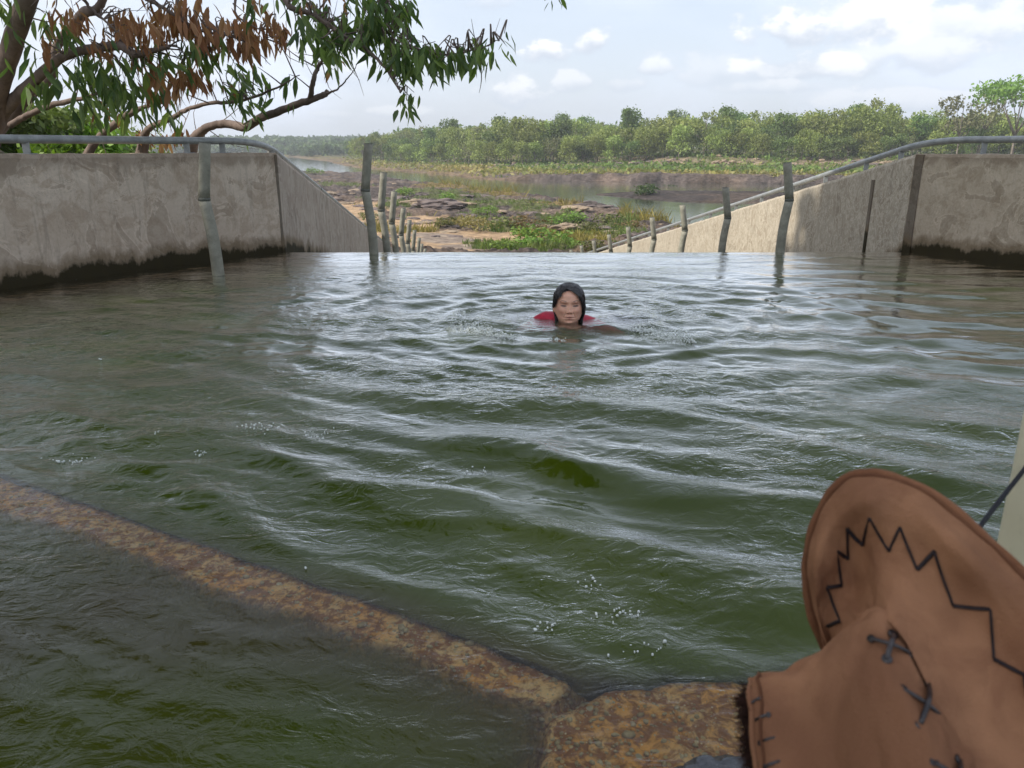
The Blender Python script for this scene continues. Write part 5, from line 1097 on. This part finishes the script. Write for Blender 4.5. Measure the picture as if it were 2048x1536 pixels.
# ================================================================ THE HAT, ITS CORD AND THE CREAM POST
HD = 1.0     # depth scale
m, t, o = mat('brown_suede'); P = geo(t); n = t.noise(P, 26, 5, .6, .5); n2 = t.noise(P, 9, 3, .5); n3 = t.noise(P, 700, 3, .6); vcn = vcol(t)
c = t.mix(t.ramp(n2, .36, .60), (.21, .098, .052), (.40, .198, .106)); c = t.mix(t.math('MULTIPLY', t.ramp(n, .35, .7), .6), c, (.20, .088, .048)); c = t.mix(t.math('MULTIPLY', n3, .3), c, (.34, .175, .105)); c = t.mix(1., c, vcn, 'MULTIPLY')
bs_ = principled(t, o, c, .85, t.bump(t.math('ADD', n3, t.math('MULTIPLY', n, 3.)), 1.0, .0012), .06); bs_.inputs['Sheen Weight'].default_value = .0; M_suede = m
def px_surface(rows, nu, nv):
    """rows: list of point lists (px, py, depth); rows blended smoothly; returns world grid (nv, nu, 3) and the px grid"""
    Rr = [smooth_line(r, nu) for r in rows]; Rr = np.array(Rr); out = np.zeros((nv, nu, 3))
    for u in range(nu): out[:, u] = smooth_line(Rr[:, u], nv)
    Wd = CAM + (FW + out[..., 0:1] * 0) * out[..., 2:3] + (np.array([1., 0, 0]) * ((out[..., 0:1] - 1024) / FPX) + UP * ((768 - out[..., 1:2]) / FPX)) * out[..., 2:3]
    return Wd, out
outer = [(1655, 1300), (1622, 1215), (1612, 1140), (1622, 1065), (1650, 998), (1690, 958), (1735, 946), (1795, 957), (1865, 992), (1945, 1057), (2010, 1118), (2085, 1195), (2170, 1300), (2250, 1430), (2310, 1600), (2330, 1800)]
inner_ = [(1668, 1300), (1680, 1268), (1698, 1248), (1715, 1236), (1730, 1226), (1743, 1221), (1757, 1221), (1775, 1230), (1798, 1252), (1825, 1290), (1850, 1335), (1880, 1400), (1915, 1480), (1950, 1560), (1990, 1660), (2020, 1800)]
def blendrow(f, dfun): return [(a[0] * (1 - f) + b[0] * f, a[1] * (1 - f) + b[1] * f, dfun(k)) for k, (a, b) in enumerate(zip(outer, inner_))]
N_ = len(outer)
rows_ = [blendrow(0, lambda k: .600 - .010 * k), blendrow(.06, lambda k: .590 - .0098 * k), blendrow(.22, lambda k: .578 - .0092 * k + .004 * math.sin(k * 1.9)), blendrow(.5, lambda k: .582 - .0085 * k + .012 * math.exp(-((k - 4.) / 1.6) ** 2)), blendrow(.8, lambda k: .574 - .0085 * k + .020 * math.exp(-((k - 4.) / 1.5) ** 2)), blendrow(1.04, lambda k: .560 - .0085 * k)]
GB, PB = px_surface(rows_, 200, 60)
GB = GB + 0
hat = empty('cowboy_hat', tuple(atd(1800, 1400, .5)), label='brown suede cowboy hat with dark zigzag stitching, close up in the lower right corner', cat='hat')
nrB = np.cross(np.gradient(GB, axis=1), np.gradient(GB, axis=0)); nrB /= np.linalg.norm(nrB, axis=2)[..., None]
if (nrB[30, 100] @ (CAM - GB[30, 100])) < 0: nrB = -nrB
uu, vv = np.meshgrid(np.arange(200) / 30., np.arange(60) / 14.); GB = GB + nrB * (fbm(uu, vv, 3, 77) * .0022)[..., None]
bk = GB - nrB * .003; nu = 200; nvv = 60; V = np.concatenate([GB.reshape(-1, 3), bk.reshape(-1, 3)]); F1 = grid_faces(nvv, nu); F2 = F1[:, ::-1] + nu * nvv; ed = np.array([[k, k + 1, k + 1 + nu * nvv, k + nu * nvv] for k in range(nu - 1)])
part(hat, 'brim', mesh('brim', V, [F1, F2, ed], True, cols=np.ones((len(V), 3))), M_suede)
mb = MB(); mb.tube(GB[0] , .0036, 12, c=(.80, .74, .72)); bpart(hat, 'brim_edge', mb, M_suede, True)
mb = MB(); mb.tube(GB[5] + nrB[5] * .0004, .0013, 8, c=(.55, .5, .5)); bpart(hat, 'brim_seam', mb, M_suede, True)
def on_brim(px, py):
    d = (PB[..., 0] - px) ** 2 + (PB[..., 1] - py) ** 2; k = np.unravel_index(np.argmin(d), d.shape); q = atd(px, py, 1.0) - CAM; return CAM + q * (PB[k][2]) * 0 + q * float(((GB[k] - CAM) @ FW)), nrB[k]
zz_ = [(1656, 1252), (1681, 1242), (1653, 1174), (1683, 1171), (1672, 1101), (1697, 1117), (1694, 1057), (1726, 1090), (1739, 1035), (1778, 1103), (1800, 1053), (1834, 1140), (1869, 1103), (1906, 1212), (1981, 1218), (1987, 1318), (2048, 1349), (2060, 1440)]
mb = MB()
for a_, b_ in zip(zz_[:-1], zz_[1:]):
    n_ = 10; pts = []
    for k in range(n_ + 1):
        f = k / n_; q, nq = on_brim(a_[0] * (1 - f) + b_[0] * f, a_[1] * (1 - f) + b_[1] * f); pts.append(q + nq * (.0008 * math.sin(f * math.pi) + .0002))
    horiz = abs(b_[0] - a_[0]) > abs(b_[1] - a_[1]) * .8; mb.tube(smooth_line(pts, 12), .0009 if not horiz else .0014, 8)
M_lace = simple('black_leather_lace', (.008, .005, .007), (.025, .017, .02), 200, .5, .3, .0004, .25); bpart(hat, 'zigzag_lacing', mb, M_lace, True)
# crown
ctop = [(1502, 1362), (1524, 1350), (1560, 1338), (1600, 1318), (1640, 1290), (1680, 1258), (1715, 1236), (1748, 1220), (1778, 1234), (1808, 1268), (1838, 1315), (1868, 1368), (1900, 1430), (1930, 1495), (1965, 1570), (2030, 1720)]
crows = []
for f, dd in ((0, .02), (.03, .010), (.12, -.006), (.3, -.026), (.55, -.042), (.8, -.046), (1., -.044)):
    r_ = []
    for k, (x_, y_) in enumerate(ctop):
        s_ = k / 15; bx = 1514 + (1960 - 1514) * s_ ** 1.1; by = 1900 - 0 * s_; e1 = math.exp(-(s_ / .07) ** 2) * .012 + math.exp(-((1 - s_) / .10) ** 2) * .02
        r_.append((x_ * (1 - f) + (bx + 30 * math.sin(s_ * 3)) * f, y_ * (1 - f) + by * f, .540 - .105 * s_ + dd + e1 * f * .5))
    crows.append(r_)
GC, PC = px_surface(crows, 180, 90); nrC = np.cross(np.gradient(GC, axis=1), np.gradient(GC, axis=0)); nrC /= np.linalg.norm(nrC, axis=2)[..., None]
if (nrC[40, 90] @ (CAM - GC[40, 90])) < 0: nrC = -nrC
uu, vv = np.meshgrid(np.arange(180) / 180., np.arange(90) / 90.); GC = GC + nrC * ((fbm(uu * 4, vv * 3, 3, 78) * .0045 - .004 * np.exp(-((uu - .14 - .25 * vv) / .03) ** 2) * sstep(.35, .05, vv) + .003 * np.exp(-((uu - .86) / .02) ** 2)))[..., None]
V = np.concatenate([GC.reshape(-1, 3), (GC - nrC * .003).reshape(-1, 3)]); F1 = grid_faces(90, 180); F2 = F1[:, ::-1] + 180 * 90; le = np.array([[k * 180, (k + 1) * 180, (k + 1) * 180 + 16200, k * 180 + 16200] for k in range(89)])
part(hat, 'crown', mesh('crown', V, [F1, F2, le], True, cols=np.ones((len(V), 3))), M_suede)
mb = MB(); mb.tube(GC[0, 95:165], .0013, 8, c=(1.55, 1.75, 1.9)); bpart(hat, 'crown_piping', mb, M_suede, True)
mb = MB(); mb.tube(GC[:, 11] + nrC[:, 11] * .0004, .0012, 8, c=(.55, .5, .5)); mb.tube(GC[:, 1], .0022, 8, c=(1.1, 1.1, 1.1)); bpart(hat, 'hem', mb, M_suede, True)
def on_crown(px, py):
    d = (PC[..., 0] - px) ** 2 + (PC[..., 1] - py) ** 2; k = np.unravel_index(np.argmin(d), d.shape); q = atd(px, py, 1.0) - CAM; return CAM + q * float((GC[k] - CAM) @ FW), nrC[k]
def stitch(a_, b_, rad, parentname='stitch', lift=.0022):
    pts = []
    for k in range(9): f = k / 8; q, nq = on_crown(a_[0] * (1 - f) + b_[0] * f, a_[1] * (1 - f) + b_[1] * f); pts.append(q + nq * (lift * math.sin(f * math.pi) + .0002))
    mb = MB(); mb.tube(smooth_line(pts, 12), rad, 8)
    for e in (a_, b_): q, nq = on_crown(*e); mb.tube([q - nq * .001, q + nq * .0007], rad * 1.9, 10)
    return mb
M_lace2 = simple('glossy_lace', (.014, .010, .011), (.05, .04, .04), 90, .22, .2, .0004, .5)
for (l1, l2) in (((( 1742, 1277), (1822, 1308)), ((1786, 1268), (1774, 1318))), (((1806, 1378), (1886, 1438)), ((1856, 1368), (1840, 1448))), (((1868, 1524), (1950, 1590)), ((1918, 1520), (1900, 1600)))):
    mb = stitch(*l1, .0014); m2 = stitch(*l2, .0017, lift=.0035); mb.V += m2.V; mb.C += m2.C
    for kf, fl_ in m2.F.items(): mb.F.setdefault(kf, []).extend([f_ + mb.n for f_ in fl_])
    mb.n += m2.n; bpart(hat, 'cross_stitch', mb, M_lace2, True)
for (a_, b_) in (((1494, 1392), (1512, 1378)), ((1500, 1414), (1521, 1396)), ((1512, 1442), (1537, 1430)), ((1520, 1486), (1552, 1475)), ((1530, 1534), (1562, 1522)), ((1538, 1584), (1570, 1572))): bpart(hat, 'hem_stitch', stitch(a_, b_, .0010, lift=.0014), M_lace2, True)
# dark fleece lining that shows at the open edge
mb = MB(); n_ = 7000; ks = rng.integers(4, 88, n_); base = GC[ks, 1] - nrC[ks, 1] * rng.uniform(.002, .016, n_)[:, None] + (GC[ks, 0] - GC[ks, 6]) * rng.uniform(0, 1.8, n_)[:, None]; lf = (GC[ks, 0] - GC[ks, 6]); lf /= np.linalg.norm(lf, axis=1)[:, None]; d_ = lf * rng.uniform(.6, 1.2, (n_, 1)) + rng.normal(0, .55, (n_, 3)); d_ /= np.linalg.norm(d_, axis=1)[:, None]; ln = rng.uniform(.006, .0150, n_)[:, None]; sd_ = np.cross(d_, rng.normal(size=(n_, 3))); sd_ /= np.linalg.norm(sd_, axis=1)[:, None]
V = np.stack([base - sd_ * .0005, base + sd_ * .0005, base + d_ * ln * .6 + sd_ * .0004, base + d_ * ln], 1).reshape(-1, 3); mb.add(V, np.arange(n_ * 4).reshape(-1, 4), (1, 1, 1))
ln1 = GC[4:88, 2] - nrC[4:88, 2] * .004; ln2 = GC[4:88, 0] - nrC[4:88, 0] * .012 + (GC[4:88, 0] - GC[4:88, 6]) * 1.9; mb.add(np.stack([ln1, ln2], 1).reshape(-1, 3), grid_faces(84, 2))
bpart(hat, 'fleece_lining', mb, simple('dark_brown_fleece', (.016, .008, .006), (.05, .024, .018), 80, .95, .2, .001, .1))
# back of the crown so that the hat is a closed body from the side
bkC = GC[::6, ::6].copy(); bkC = CAM + (bkC - CAM) * (1 + .10 * np.sin(np.linspace(0.02, math.pi - .02, bkC.shape[1]))[None, :, None]) + np.array([.012, 0, -.012])
part(hat, 'crown_back', mesh('crown_back', bkC.reshape(-1, 3), grid_faces(*bkC.shape[:2]), True, cols=np.ones((bkC.shape[0] * bkC.shape[1], 3))), M_suede)
# post of the shelter, and the black cord the hat hangs from
pb = atd(2080, 1300, .86); pst = empty('shelter_post', (pb[0] + .07, pb[1] + .05, -.5), label='cream painted square post at the right edge behind the hat', cat='post')
mb = MB(); mb.box((0, 0, 1.5), (.13, .13, 3.0)); mb.build('shaft', M_cream, pst, bevel=.008); mb = MB(); mb.box((0, 0, .28), (.22, .22, .5)); mb.build('foot', M_wall_r, pst, bevel=.015)
mb = MB(); cpts = [atd(1925, 1100, .60), atd(1955, 1060, .62), atd(1985, 1020, .645), atd(2048, 940, .70), atd(2120, 850, .76), atd(2170, 780, .80)]
cpts[-1] = np.array([pb[0] + .07, pb[1] - .016, cpts[-1][2]])
mb.tube(smooth_line(cpts, 30), .0034, 8, sq=.5); o = mb.build('cord', M_cord, None, True, label='flat black cord running from the hat brim up to the cream post', cat='cord')
# wet dark stone beside the hat
me = rock_me(9, .5); me.materials.append(simple('wet_slate_stone', (.025, .028, .036), (.07, .075, .09), 20, .12, .6, .004, .7)); q = atz(1440, 1530, 0); o = obj('wet_stone', me, None, None, label='wet dark slate stone on the submerged ledge beside the hat', cat='rock'); o.location = (q[0], q[1] - .01, -.015); o.scale = (.065, .05, .05)
